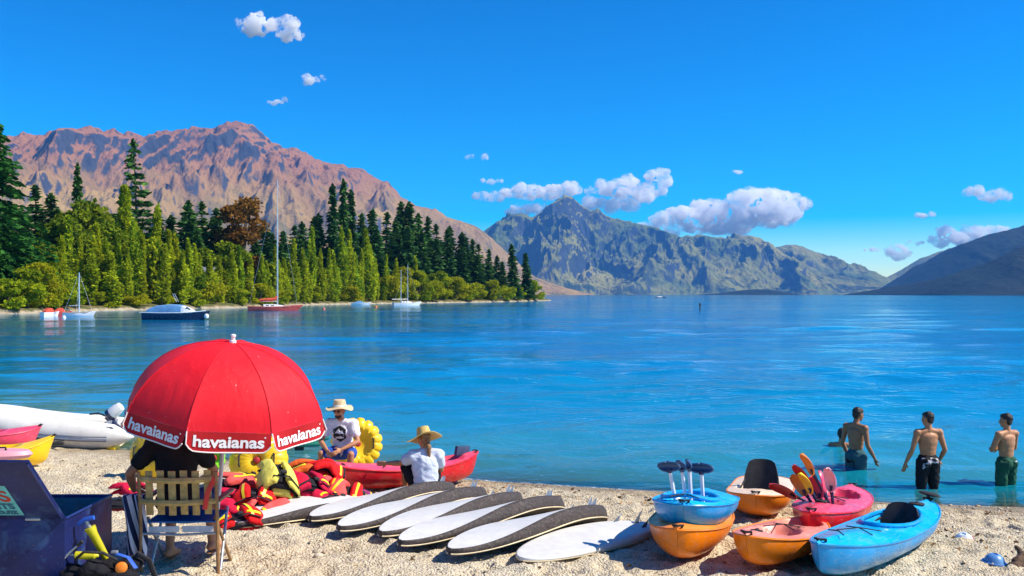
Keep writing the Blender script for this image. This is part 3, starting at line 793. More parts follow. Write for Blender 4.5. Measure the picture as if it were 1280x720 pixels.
BASEH = {'fir': 26, 'slim_fir': 26, 'layered_fir': 26, 'giant': 26, 'poplar': 20, 'broad': 15, 'willow': 9, 'copper': 20}
NAMES = {'fir': 'fir_tree', 'slim_fir': 'fir_tree', 'layered_fir': 'fir_tree', 'giant': 'conifer_tree', 'poplar': 'poplar_tree', 'broad': 'broadleaf_tree', 'willow': 'willow_tree', 'copper': 'copper_beech_tree'}
GROUPS = {'fir': ('dark green fir tree in the wood on the far shore', 'dark firs on the far shore'),
          'slim_fir': ('slim dark spire-shaped fir in the wood on the far shore', 'slim dark firs on the far shore'),
          'poplar': ('upright yellow-green poplar along the far shore', 'poplars along the far shore'),
          'broad': ('rounded leafy green tree in the wood on the far shore', 'leafy green trees on the far shore'),
          'willow': ('low bushy yellow-green willow at the edge of the far shore', 'willows at the edge of the far shore')}
_used = {k: 0 for k in KINDS}
_tint = {}
for k, (vs_, mt) in KINDS.items():
    for (cr, tk) in vs_:
        cr.materials.append(mt); tk.materials.append(bark)

def shore_point(px, back):
    """the far bank behind a photo column, a given way in from the water"""
    k = (px - 640) / F
    i = int(np.argmin(np.abs(far_curve[:200, 0] / np.maximum(far_curve[:200, 1], 1) - k)))
    Y = far_curve[i, 1] + back
    return k * Y, Y, i

def bank_z(back): return float(np.interp(back, [0, 2.5, 7, 12, 20, 32, 50, 80], [0.2, 0.8, 1.7, 2.6, 4.5, 6.5, 8.5, 9.5]))

def zone(px):
    for lim, w in ((40, 'beside the huge broad conifer'), (150, 'behind the small white sailing boat'), (280, 'behind the covered motor boat'), (385, 'behind the red yacht'), (485, 'between the red yacht and the two-masted boat'), (560, 'behind the two-masted boat')):
        if px < lim: return w
    return 'toward the tip of the wooded point'

def tree(kind, px, top, back, label=None, wide=1.0, group=None):
    X, Y, i = shore_point(px, back)
    z = bank_z(back * 0.75) - 0.25
    ht = H + (HORIZON - top) / F * Y - z
    vs_, mt = KINDS[kind]; j = _used[kind]; _used[kind] += 1
    cr, tk = vs_[j % len(vs_)]
    lab, grp = GROUPS.get(kind, (None, None))
    if lab: lab = lab.rsplit(' in the wood', 1)[0].rsplit(' along the', 1)[0].rsplit(' at the edge', 1)[0] + ' ' + zone(px)
    t = thing(NAMES[kind], label or lab, 'tree', (X, Y, z), (0, 0, (j * 2.4 + px) % 6.28), group if label else grp)
    s = ht / BASEH[kind]
    w = s ** 0.55 * wide if kind not in ('giant',) else s * wide
    rr = random.Random(j * 31 + len(kind)); t.scale = (w * rr.uniform(0.85, 1.15), w * rr.uniform(0.85, 1.15), s)
    if kind != 'giant': t.rotation_euler = (rad(rr.uniform(-3, 3)), rad(rr.uniform(-3, 3)), t.rotation_euler.z)
    link('trunk', tk, None, t); link('crown', cr, None, t)
    return t

# the trees one can single out
tree('giant', -4, 152, 14, 'huge broad dark green conifer at the end of the wood')
tree('layered_fir', 175, 177, 26, 'tallest tree of the wood, a dark fir with open layered boughs')
tree('copper', 303, 243, 20, 'round copper-brown tree behind the red sailing boat', 1.15)
tree('fir', 98, 207, 30, 'dark fir rising alone behind pale poplars near the small white sailing boat', 0.75)
tree('slim_fir', 415, 231, 22, 'tall dark fir, one of three standing in a tight clump', 1.15, 'clump of three tall dark firs')
tree('slim_fir', 428, 227, 24, 'tall dark fir, one of three standing in a tight clump', 1.2, 'clump of three tall dark firs')
tree('slim_fir', 440, 239, 22, 'tall dark fir, one of three standing in a tight clump', 1.1, 'clump of three tall dark firs')
tree('slim_fir', 643, 306, 6, 'taller of two dark firs standing at the tip of the wooded point', 1.5)
tree('slim_fir', 660, 317, 5, 'shorter of two dark firs standing at the tip of the wooded point', 1.5)
# dark firs behind
for px, top, back in [(-60, 240, 30), (-30, 250, 26), (30, 285, 26), (48, 233, 34), (61, 242, 36), (75, 262, 30), (30, 268, 34), (12, 260, 30), (118, 262, 34), (140, 268, 36), (152, 258, 34), (200, 262, 32), (212, 270, 30), (228, 252, 32), (240, 262, 30), (253, 253, 34), (262, 272, 28), (272, 262, 34), (330, 285, 30), (342, 292, 32), (355, 290, 30), (367, 282, 32), (380, 278, 30), (392, 272, 30), (403, 268, 28), (452, 268, 30), (465, 263, 30), (481, 266, 28), (492, 275, 30), (503, 254, 34), (514, 254, 32), (524, 268, 30), (537, 272, 30), (548, 281, 28), (556, 286, 28), (565, 284, 30), (575, 291, 28), (583, 297, 26), (592, 300, 26), (601, 306, 24), (611, 312, 22), (620, 320, 20), (628, 327, 16), (472, 285, 22), (510, 284, 20), (530, 292, 20), (545, 300, 20), (560, 306, 18), (578, 312, 18), (596, 320, 16), (612, 330, 12), (350, 305, 24), (375, 300, 24), (320, 300, 26), (220, 290, 24), (245, 288, 22), (185, 285, 24), (160, 290, 26)]:
    tree('fir', px, top, back, wide=1.4)
# leafy green trees
for px, top, back in [(100, 248, 22), (125, 258, 20), (82, 268, 20), (140, 275, 18), (115, 290, 16), (60, 300, 18), (215, 305, 15), (262, 305, 16), (285, 300, 16), (320, 318, 14), (335, 325, 12), (195, 305, 14), (25, 300, 18), (45, 320, 12), (230, 330, 8), (355, 330, 12), (545, 335, 6)]:
    tree('broad', px, top, back)
# poplars, a tall pale screen right down to the water
for px, top, back in [(88, 282, 9), (122, 285, 8), (163, 238, 14), (170, 285, 7), (193, 268, 10), (212, 292, 7), (222, 300, 6), (235, 303, 6), (150, 300, 6), (135, 305, 5), (290, 318, 6), (300, 310, 7), (312, 325, 6), (388, 290, 7), (345, 312, 6), (365, 306, 7), (376, 318, 6), (410, 314, 5), (425, 292, 7), (437, 293, 7), (462, 290, 7), (400, 318, 5), (445, 322, 5), (470, 325, 5), (100, 302, 7), (74, 300, 8), (250, 320, 6), (112, 318, 4), (142, 322, 4), (160, 312, 5), (180, 300, 6), (203, 310, 4), (228, 318, 4), (243, 312, 5), (262, 325, 4), (276, 322, 5), (325, 322, 5), (336, 330, 4), (355, 325, 4), (382, 328, 4), (418, 320, 4), (430, 326, 4), (453, 318, 5), (480, 322, 5), (64, 318, 6), (494, 328, 6), (520, 326, 8)]:
    tree('poplar', px, top, back, wide=1.15 + 0.3 * ((px * 7) % 5) / 5)
# willows along the water
for px, top, back in [(10, 350, 3.5), (-25, 345, 4), (35, 335, 5), (52, 330, 5), (72, 338, 4), (90, 352, 3), (128, 366, 2.5), (172, 368, 2.5), (205, 364, 2.5), (240, 362, 3), (258, 350, 4), (300, 362, 3), (325, 356, 3.5), (348, 360, 3), (395, 358, 3), (440, 360, 3), (490, 338, 6), (508, 334, 7), (524, 340, 5), (540, 346, 5), (555, 345, 6), (570, 348, 5), (584, 350, 5), (600, 356, 4), (615, 352, 5), (633, 356, 4), (650, 360, 3), (668, 352, 3)]:
    tree('willow', px, top - 2, back, wide=0.95)

def shore_house():
    X, Y, _ = shore_point(255, 13); z = bank_z(10) - 0.3
    t = thing('house', 'small pale house half hidden among the shore trees', 'house', (X, Y, z), rad(12))
    wall = M('pale_house_wall', (0.62, 0.64, 0.66), 0.8, 0.1, 1); roofm = M('grey_house_roof', (0.16, 0.18, 0.22), 0.7, 0.2, 1); glassm = M('house_window', (0.03, 0.05, 0.08), 0.1)
    MB().box((0, 0, 2.8), (5.0, 4.0, 5.6)).build('wall', wall, t)
    MB().add([(-2.8, -2.4, 5.5), (2.8, -2.4, 5.5), (2.8, 2.4, 5.5), (-2.8, 2.4, 5.5), (-2.8, 0, 7.2), (2.8, 0, 7.2)], [(0, 1, 5, 4), (2, 3, 4, 5), (1, 2, 5), (3, 0, 4), (0, 3, 2, 1)]).build('roof', roofm, t, False)
    for x in (-1.4, 1.2):
        for zz in (1.6, 4.2):
            w = MB().box((x, -2.02, zz), (1.1, 0.08, 1.2)).build('window', wall, t); MB().box((x, -2.065, zz), (0.95, 0.02, 1.05)).build('pane', glassm, w)
shore_house()
# ================================================================ BOATS ON THE LAKE
paint_white = M('white_gelcoat', (0.80, 0.80, 0.78), 0.3, 0.08, 3, coat=0.3)
paint_navy = M('navy_hull_paint', (0.012, 0.018, 0.06), 0.25, 0.2, 2, coat=0.4)
paint_red = M('faded_red_hull_paint', (0.45, 0.06, 0.045), 0.4, 0.2, 2, coat=0.2)
canvas_blue = cloth('blue_boat_canvas', (0.14, 0.32, 0.56), scale=2)
canvas_red = cloth('red_sail_cover', (0.62, 0.09, 0.05), scale=2)
alu = M('aluminium_tube', (0.75, 0.76, 0.78), 0.35, 0.08, 5, metal=0.7)
glass_dark = M('dark_glass', (0.03, 0.05, 0.07), 0.08, 0.1, 3, spec=0.8)
teak = M('varnished_wood', (0.30, 0.14, 0.05), 0.4, 0.25, 6)
black_rubber = M('black_rubber', (0.018, 0.018, 0.02), 0.6, 0.2, 9)
buoy_pink = M('pink_buoy', (0.75, 0.16, 0.13), 0.45)
buoy_orange = M('orange_buoy', (0.80, 0.17, 0.03), 0.45)

def boat_hull(mb, Ln, B, D, draft=0.35, fine=2.4, start=0.4, sheer=0.3, rake=0.12):
    rings = []
    for i in range(17):
        t = i / 16
        b = B / 2 * (1 - max(0.0, (t - start) / (1 - start)) ** fine) * (0.86 + 0.14 * min(1, t / 0.3)); b = max(b, 0.015)
        zk = -draft * (1 - t ** 5); zd = D * (1 + sheer * (t - 0.35) ** 2 * 1.4)
        xo = lambda z: (t - 0.5) * Ln + rake * Ln * t ** 6 * (z + draft) / (D + draft)
        sec = [(b, zd), (b * 0.97, zd * 0.5), (b * 0.84, -0.05), (b * 0.45, zk * 0.75), (0, zk)]
        pts = [Vector((xo(z), y, z)) for y, z in sec] + [Vector((xo(z), -y, z)) for y, z in reversed(sec[:-1])] + [Vector((xo(zd), 0, zd + 0.04 * B))]
        rings.append(pts)
    return mb.rings(rings)

def motor_boat():
    p = L(217, 399.5)
    t = thing('motor_boat', 'dark-hulled motor boat with a blue canvas cover and white windscreen', 'boat', p, rad(-4))
    hull = boat_hull(MB(), 7.0, 2.4, 0.80).build('hull', paint_navy, t)
    MB().tube([(-3.7, 1.12, 0.87), (-1, 1.28, 0.82), (1.5, 1.2, 0.84), (3.4, 0.35, 1.0), (3.9, 0, 1.06), (3.4, -0.35, 1.0), (1.5, -1.2, 0.84), (-1, -1.28, 0.82), (-3.7, -1.12, 0.87)], 0.05, 6).build('gunwale', paint_white, t)
    # boxy canvas over the cockpit
    rings = []
    for x, h, w in ((-3.0, 0.86, 1.10), (-2.9, 1.2, 1.08), (-2.0, 1.6, 1.06), (-0.3, 1.75, 1.06), (0.9, 1.70, 1.02), (1.25, 1.62, 0.98)):
        rings.append([Vector((x, w * s, z)) for s, z in ((-1, 0.82), (-0.97, 0.82 + (h - 0.82) * 0.6), (-0.8, h), (0, h + 0.08), (0.8, h), (0.97, 0.82 + (h - 0.82) * 0.6), (1, 0.82))])
    MB().rings(rings).build('canvas_cover', canvas_blue, t, sharp=25)
    rings = [[Vector((x, w * s, z)) for s, z in ((-1, 0.82), (-0.85, h), (0, h + 0.06), (0.85, h), (1, 0.82))] for x, h, w in ((1.27, 1.60, 0.98), (1.75, 1.42, 0.95), (2.5, 0.98, 0.75))]
    w = MB().rings(rings).build('windscreen', paint_white, t, sharp=25)
    MB().box((2.05, -0.72, 1.28), (0.55, 0.02, 0.3), (0.0, rad(38), rad(20))).build('pane', glass_dark, w)
    for s in (0.25, -0.3): MB().tube([(0.5, s, 2.1), (0.15, s, 2.8), (0.0, s, 3.1)], 0.025, 5).build('antenna', alu, t)
    MB().lathe([(0.05, -0.2), (0.24, -0.15), (0.3, 0.08), (0.22, 0.3), (0.05, 0.36)], 10, (4.05, -0.1, 0.35)).build('fender', paint_white, t)
motor_boat()

def sailing_boat(name, label, px, py, Ln, B, masts, hullm, yaw, boom=None, cabin=True, D=0.75):
    p = L(px, py)
    t = thing(name, label, 'boat', p, yaw)
    boat_hull(MB(), Ln, B, D, 0.4, 2.0, 0.35, 0.5).build('hull', hullm, t)
    MB().tube([(-Ln * 0.5, -B * 0.44, D * 1.07), (-Ln * 0.1, -B * 0.5, D * 1.01), (Ln * 0.3, -B * 0.33, D * 1.06), (Ln * 0.53, 0, D * 1.25), (Ln * 0.3, B * 0.33, D * 1.06), (-Ln * 0.1, B * 0.5, D * 1.01), (-Ln * 0.5, B * 0.44, D * 1.07)], 0.035, 5).build('toe_rail', teak, t)
    if cabin:
        rings = [[Vector((x, B * s * w, z)) for s, z in ((-0.30, D * 0.98), (-0.26, h), (0, h + 0.05), (0.26, h), (0.30, D * 0.98))] for x, h, w in ((-Ln * 0.18, D + 0.42, 1), (Ln * 0.05, D + 0.42, 1), (Ln * 0.22, D + 0.22, 0.7), (Ln * 0.27, D + 0.04, 0.5))]
        c = MB().rings(rings).build('cabin', paint_white, t, sharp=25)
        for s in (-1, 1):
            for k in range(2): MB().box((-Ln * 0.1 + k * Ln * 0.11, s * B * 0.285, D + 0.24), (Ln * 0.06, 0.03, 0.16)).build('window', glass_dark, c)
    for mx, mh in masts:
        m = MB().tube([(mx, 0, D * 0.9), (mx, 0, mh)], [0.10, 0.055], 7).build('mast', alu, t)
        for zz in (0.42, 0.7): MB().cyl((mx, -B * 0.3, mh * zz), (mx, B * 0.3, mh * zz), 0.03, None, 5).build('spreader', alu, m)
    mh = masts[0][1]; mx = masts[0][0]
    for e in ((Ln * 0.53, 0, D * 1.25), (-Ln * 0.48, 0, D * 1.05), (mx - 0.2, B * 0.48, D), (mx - 0.2, -B * 0.48, D)):
        MB().cyl((mx, 0, mh * 0.98), e, 0.012, None, 4).build('stay', alu, t)
    for mx, mh in masts:
        b0 = D + 1.0
        b = MB().cyl((mx - 0.1, 0, b0), (mx - Ln * 0.36, 0, b0 - 0.05), 0.06, None, 6).build('boom', alu, t)
        if boom is not None:
            MB().tube([(mx - 0.05, 0, b0 + 0.95), (mx - 0.35, 0, b0 + 0.5), (mx - Ln * 0.12, 0, b0 + 0.28), (mx - Ln * 0.25, 0, b0 + 0.24), (mx - Ln * 0.38, 0, b0 + 0.2)], [0.12, 0.28, 0.34, 0.3, 0.16], 8).build('sail_cover', boom, t)
    return t
sailing_boat('sailing_boat', 'red sailing yacht with a tall bare mast and red sail cover', 340, 388.5, 8.6, 2.7, [(1.0, 24.0)], paint_red, rad(18), canvas_red)
sailing_boat('sailing_boat', 'small white sailing boat with a thin mast moored by the shore', 97, 395.5, 3.6, 1.4, [(0.2, 6.0)], paint_white, rad(12), None, False, 0.5)
sailing_boat('sailing_boat', 'white sailing boat with two bare masts moored by the willows', 507, 382, 7.0, 2.2, [(0.6, 11.0), (-1.3, 9.6)], paint_white, rad(25), None)
def skiff(label, px, py, Ln, yaw, hullm, topm, name='moored_boat'):
    t = thing(name, label, 'boat', L(px, py), yaw)
    boat_hull(MB(), Ln, Ln * 0.36, 0.55, 0.25).build('hull', hullm, t)
    rings = [[Vector((x, Ln * 0.15 * s, z)) for s, z in ((-1, 0.5), (-0.8, h), (0.8, h), (1, 0.5))] for x, h in ((-Ln * 0.35, 0.75), (-Ln * 0.1, 1.15), (Ln * 0.08, 1.1), (Ln * 0.25, 0.6))]
    MB().rings(rings).build('cover', topm, t, sharp=20)
    return t
skiff('low white runabout moored under the poplars', 450, 381, 5.0, rad(8), paint_white, canvas_blue)
skiff('small boat under a red cover pulled up by the yellow willows', 62, 395.5, 2.6, rad(70), paint_white, canvas_red)
skiff('little red boat lying beside the small covered one', 76, 395, 2.4, rad(40), paint_red, canvas_red)
skiff('tiny dark boat far out in front of the pointed mountain', 825, 372.2, 9.0, rad(10), paint_navy, paint_white)

def buoy(label, px, py, r, m, ang=0.1):
    t = thing('mooring_buoy', label, 'buoy', L(px, py), (ang, 0.1, 0))
    MB().lathe([(0.02, -r * 0.8), (r * 0.7, -r * 0.6), (r, 0), (r * 0.75, r * 0.7), (r * 0.25, r * 0.95), (0.02, r)], 12).build('float', m, t)
    MB().tube([(0.0, -0.05, r * 0.95), (0, -0.05, r * 1.3), (0, 0.05, r * 1.3), (0, 0.05, r * 0.95)], 0.02, 5).build('ring', alu, t)
buoy('pink mooring buoy floating off the poplar shore', 405, 386.5, 0.30, buoy_pink)
buoy('orange mooring buoy floating beside the low white runabout', 470, 384, 0.38, buoy_orange)
buoy('white mooring buoy floating beside the small white sailing boat', 80, 397, 0.26, paint_white)

def lake_marker():
    t = thing('lake_marker', 'thin dark marker post standing alone in the open lake', 'post', L(875, 388))
    MB().tube([(0, 0, -1.5), (0, 0, 0.9)], [0.12, 0.10], 8).build('post', black_rubber, t)
    MB().lathe([(0.22, 0.9), (0.2, 1.15), (0.05, 1.45), (0.01, 1.5)], 10).build('top_mark', black_rubber, t)
lake_marker()
# ================================================================ PEOPLE
V3 = Vector
def skin(name, col):
    return M(name, col, 0.5, 0.12, 10, 0.08, 60, spec=0.35, sub=0.08)
skin_tan = skin('tanned_skin', (0.46, 0.21, 0.10)); skin_fair = skin('fair_skin', (0.58, 0.31, 0.19)); skin_brown = skin('brown_skin', (0.33, 0.15, 0.075))
hair_dark = M('dark_hair', (0.018, 0.012, 0.01), 0.55, 0.4, 30, 0.5, 120); hair_blond = M('dark_blond_hair', (0.26, 0.13, 0.05), 0.5, 0.4, 40, 0.5, 150)
straw = M('straw', (0.62, 0.44, 0.14), 0.8, 0.22, 40, 0.6, 160); straw_pale = M('pale_straw', (0.70, 0.52, 0.30), 0.8, 0.22, 40, 0.6, 160)
eye_mat = M('eye', (0.03, 0.02, 0.015), 0.2); lip_mat = M('lips', (0.40, 0.12, 0.09), 0.4)

def prims(J, b=1.0, hands='relaxed'):
    """body as tagged primitives: joints in metres, +Y forward"""
    J = {k: V3(v) for k, v in J.items()}
    out = []
    P, C, N, Hd = J['pelvis'], J['chest'], J['neck'], J['head']
    r = (J['shR'] - J['shL']).normalized(); up = (N - P).normalized(); f = up.cross(r).normalized(); r2 = f.cross(up).normalized()
    m = Matrix((r2, f, up)).transposed()
    pr = (J['hipR'] - J['hipL']).normalized(); pf = V3((0, 0, 1)).cross(pr).normalized(); pm = Matrix((pr, pf, V3((0, 0, 1)))).transposed()
    E = lambda tag_, c, rr, mm=m: out.append((tag_, 'ell', c, tuple(k * b for k in rr), mm))
    K = lambda tag_, a, c, r0, r1: out.append((tag_, 'cap', a, c, r0 * b, r1 * b))
    E('hips', P, (0.158, 0.115, 0.115), pm); E('waist', P.lerp(C, 0.48), (0.136, 0.098, 0.15)); E('torso', P.lerp(C, 0.76), (0.147, 0.105, 0.16)); E('torso', C, (0.160, 0.112, 0.165)); E('torso', C - f * 0.03 + up * 0.02, (0.150, 0.085, 0.16)); E('torso', C + up * 0.09 - f * 0.015, (0.172, 0.095, 0.09))
    for s in ('L', 'R'):
        sg = 1 if s == 'R' else -1
        sh, el, wr, hd = J['sh' + s], J['el' + s], J['wr' + s], J['hd' + s].normalized()
        hp, kn, an, to = J['hip' + s], J['kn' + s], J['an' + s], J['to' + s]
        K('torso', N - up * 0.02, sh, 0.052, 0.058); E('torso', sh, (0.066, 0.066, 0.066))
        E('torso', C + f * 0.055 + r2 * sg * 0.075 + up * 0.045, (0.075, 0.05, 0.065))
        E('hips', P - pf * 0.06 + pr * sg * 0.07 - V3((0, 0, 0.03)), (0.082, 0.08, 0.085), pm)
        K('sleeve', sh, sh.lerp(el, 0.55), 0.056, 0.048); K('arm', sh.lerp(el, 0.4), el, 0.049, 0.038)
        K('arm', el, el.lerp(wr, 0.35), 0.038, 0.041); K('arm', el.lerp(wr, 0.35), wr, 0.041, 0.026)
        K('thigh', hp, kn.lerp(hp, 0.12), 0.088, 0.062); K('leg', kn.lerp(hp, 0.15), kn, 0.062, 0.054)
        bk = (an - kn).normalized().cross(pr).normalized() * -0.02
        K('leg', kn, kn.lerp(an, 0.33) - bk, 0.052, 0.054); K('leg', kn.lerp(an, 0.33) - bk, an, 0.054, 0.036)
        heel = an - V3((0, 0, 0.045)) - (to - an).normalized() * 0.045
        K('foot', an, heel, 0.036, 0.034); K('foot', heel, to, 0.036, 0.030); K('foot', an, to, 0.036, 0.026)
        # hand: palm, four fingers of unequal length with a knuckle bend, thumb from the side of the palm
        side = hd.cross(pf if abs(hd.dot(pf)) < 0.8 else V3((0, 0, 1))).normalized()
        side = side if side.dot(r) * -sg > -2 else -side
        nrm = hd.cross(side).normalized()
        if nrm.dot(V3((0, 0, 1)) * 0.3 - f * 0.2) > 0: nrm = -nrm
        hm = Matrix((side, nrm, hd)).transposed(); pc = wr + hd * 0.055
        E('hand', pc, (0.040, 0.017, 0.052), hm)
        for q, ln in zip((-1.5, -0.5, 0.5, 1.5), (0.058, 0.072, 0.076, 0.066)):
            a = pc + hd * 0.04 + side * q * 0.019
            mid = a + hd * ln * 0.55 + nrm * 0.008 + side * q * 0.003; e = mid + hd * ln * 0.42 + nrm * 0.024
            K('hand', a, mid, 0.0095, 0.009); K('hand', mid, e, 0.009, 0.0075)
        a = wr + hd * 0.03 + side * 0.032; mid = a + hd * 0.032 + side * 0.026 + nrm * 0.008; e = mid + hd * 0.03 + side * 0.008 + nrm * 0.008
        K('hand', a, mid, 0.012, 0.011); K('hand', mid, e, 0.011, 0.009)
    hf = J['hf'].normalized(); hu = (Hd - N); hu = (hu - hf * hu.dot(hf)).normalized(); hr = hf.cross(hu).normalized()
    hm = Matrix((hr, hf, hu)).transposed()
    K('neck', N - up * 0.03, Hd - hu * 0.05 - hf * 0.012, 0.058, 0.052)
    E('head', Hd + hu * 0.025 - hf * 0.012, (0.077, 0.094, 0.090), hm); E('head', Hd - hu * 0.035 + hf * 0.028, (0.059, 0.066, 0.074), hm)
    E('head', Hd - hu * 0.093 + hf * 0.062, (0.026, 0.022, 0.020), hm); E('head', Hd + hu * 0.028 + hf * 0.068, (0.052, 0.020, 0.014), hm)
    K('head', Hd + hu * 0.012 + hf * 0.082, Hd - hu * 0.028 + hf * 0.104, 0.009, 0.014)
    for s in (-1, 1):
        E('head', Hd + hr * s * 0.079 - hu * 0.008 - hf * 0.008, (0.011, 0.020, 0.031), hm); E('head', Hd + hr * s * 0.038 - hu * 0.022 + hf * 0.066, (0.022, 0.018, 0.018), hm)
    return out, dict(hd=Hd, hf=hf, hu=hu, hr=hr, hm=hm, f=f, up=up, r=r2, C=C, P=P)

def skinmesh(pr, tags, name, voxel=0.009, grow=0.0, smooth=9, trim=None, **kw):
    mb = MB()
    for q in pr:
        if q[0] not in tags: continue
        g = grow(q[0]) if callable(grow) else grow
        if q[1] == 'ell': mb.ell(q[2], tuple(k + g for k in q[3]), q[4], 16, 10)
        else:
            mb.cap(q[2], q[3], q[4] + g, q[5] + g)
    return remesh(mb, name, voxel, smooth, **kw)

ALL = {'hips', 'waist', 'torso', 'sleeve', 'arm', 'thigh', 'leg', 'foot', 'hand', 'neck', 'head'}
def face(parent, h):
    for s in (-1, 1):
        MB().ell(h['hd'] + h['hr'] * s * 0.031 + h['hu'] * 0.006 + h['hf'] * 0.079, (0.0125, 0.007, 0.007), h['hm'], 8, 6).build('eye', eye_mat, parent)
    MB().ell(h['hd'] - h['hu'] * 0.058 + h['hf'] * 0.089, (0.023, 0.009, 0.007), h['hm'], 10, 6).build('mouth', lip_mat, parent)

def hair(parent, h, mat, length=0.0, full=1.0, name='hair'):
    mb = MB(); hm = h['hm']; c = h['hd']
    mb.ell(c + h['hu'] * 0.040 - h['hf'] * 0.024, (0.083 * full, 0.094 * full, 0.087 * full), hm, 16, 10)
    mb.ell(c - h['hf'] * 0.052 + h['hu'] * 0.0, (0.074 * full, 0.05 * full, 0.085), hm, 14, 8)
    mb.ell(c + h['hu'] * 0.075 + h['hf'] * 0.03, (0.062, 0.05, 0.04), hm, 14, 8)
    if length: mb.cap(c - h['hf'] * 0.075, c - h['hf'] * 0.10 - V3((0, 0, length)), 0.05, 0.022)
    return link(name, remesh(mb, name, 0.009, 2, 0.4, 0.006, 38), mat, parent)

def shorts(parent, pr, mat, grow=0.022, long=True, name='swim_shorts'):
    me = skinmesh(pr, {'hips', 'thigh'}, name, 0.012, lambda t_: grow if t_ == 'thigh' else grow * 0.55, 5, noise_amp=0.012, noise_scale=9)
    return link(name, me, mat, parent)

def shirt(parent, pr, mat, grow=0.016, sleeves=True, name='shirt', hem=None):
    q = [p for p in pr if p[0] in ('waist', 'torso') or (sleeves and p[0] == 'sleeve')]
    q2 = list(q)
    hp = [p for p in pr if p[0] == 'hips'][0]
    q2.append(('hips', 'ell', hp[2] + V3((0, 0, 0.02)), (hp[3][0], hp[3][1], hp[3][2] * 0.85), hp[4]))
    me = skinmesh(q2, {'waist', 'torso', 'sleeve', 'hips'}, name, 0.011, lambda t_: grow + (0.008 if t_ in ('waist', 'hips', 'sleeve') else 0), 5, noise_amp=0.012, noise_scale=8)
    return link(name, me, mat, parent)

STAND = dict(pelvis=(0, 0, 0.97), chest=(0, 0.005, 1.27), neck=(0, -0.015, 1.49), head=(0, 0.015, 1.655), hf=(0, 1, 0),
             shL=(-0.190, -0.01, 1.43), shR=(0.190, -0.01, 1.43), elL=(-0.255, -0.03, 1.14), elR=(0.255, -0.03, 1.14), wrL=(-0.275, 0.04, 0.89), wrR=(0.275, 0.04, 0.89),
             hdL=(0.05, 0.1, -1), hdR=(-0.05, 0.1, -1), hipL=(-0.092, 0, 0.93), hipR=(0.092, 0, 0.93), knL=(-0.11, 0.02, 0.50), knR=(0.11, 0.02, 0.50),
             anL=(-0.115, -0.02, 0.085), anR=(0.115, -0.02, 0.085), toL=(-0.14, 0.13, 0.035), toR=(0.14, 0.13, 0.035))

def stand_person(label, px, waterline, top_px, rot, joints, skinm, hairm, hair_len=0.0, b=1.0, body_tags=ALL):
    p = L(px, waterline); zb = gz(p.x, p.y)
    ht = H - (top_px - HORIZON) / F * p.y - zb
    t = thing('person', label, 'person', (p.x, p.y, zb), rot)
    s = ht / 1.785; t.scale = (s, s, s)
    J = dict(STAND); J.update(joints)
    pr, h = prims(J, b)
    body = link('body', skinmesh(pr, ALL, 'body'), skinm, t)
    face(body, h)
    hair(t, h, hairm, hair_len)
    return t, pr, h

short_teal = cloth('teal_grey_swim_cloth', (0.035, 0.11, 0.13)); short_black = cloth('black_swim_cloth', (0.012, 0.012, 0.016)); short_white = cloth('pale_grey_swim_cloth', (0.50, 0.50, 0.53)); short_green = cloth('dark_green_swim_cloth', (0.015, 0.085, 0.05))

def patch(parent, name, mat, target, c, u, v, d, outline, off=0.004):
    """a printed patch lying on a curved surface: outline in metres on axes u, v, projected along d"""
    bv = BVHTree.FromPolygons([x.co for x in target.vertices], [tuple(p.vertices) for p in target.polygons])
    pts = [V3(c) + u * a + v * b for a, b in outline]
    cen = sum(pts, V3()) / len(pts); n = len(pts); mb = MB(); vs_ = []
    for k in (1.0, 0.75, 0.5, 0.25):
        for p in pts:
            q = cen.lerp(p, k); hit = bv.ray_cast(q - d * 0.4, d)
            vs_.append((hit[0] if hit[0] is not None else q) - d * off)
    hit = bv.ray_cast(cen - d * 0.4, d); vs_.append((hit[0] if hit[0] is not None else cen) - d * off)
    fs = [(r * n + i, r * n + (i + 1) % n, (r + 1) * n + (i + 1) % n, (r + 1) * n + i) for r in range(3) for i in range(n)] + [(3 * n + i, 3 * n + (i + 1) % n, 4 * n) for i in range(n)]
    return mb.add(vs_, fs).build(name, mat, parent, sharp=0)

def circle(r, n=20, sx=1.0, sy=1.0): return [(r * sx * math.cos(2 * math.pi * k / n), r * sy * math.sin(2 * math.pi * k / n)) for k in range(n)]

# man facing along the shore, profile
t, pr, h = stand_person('man in teal-grey swim shorts, dark cropped hair, standing beside the swimmer', 1070, 588, 508, rad(-58),
    dict(hf=(0.25, 1, -0.22), head=(0.01, 0.05, 1.645), wrL=(-0.24, 0.10, 0.90), wrR=(0.27, 0.14, 0.92), elR=(0.26, -0.03, 1.15), hdR=(0, 0.45, -1), hdL=(0, 0.3, -1)), skin_brown, hair_dark, 0, 0.97)
s = shorts(t, pr, short_teal, 0.026)
patch(s, 'logo', short_black, s.data, (-0.02, 0, 0.86), V3((0.85, -0.53, 0)), V3((0, 0, 1)), V3((0.53, 0.85, 0)), circle(0.055, 16, 1, 0.8))
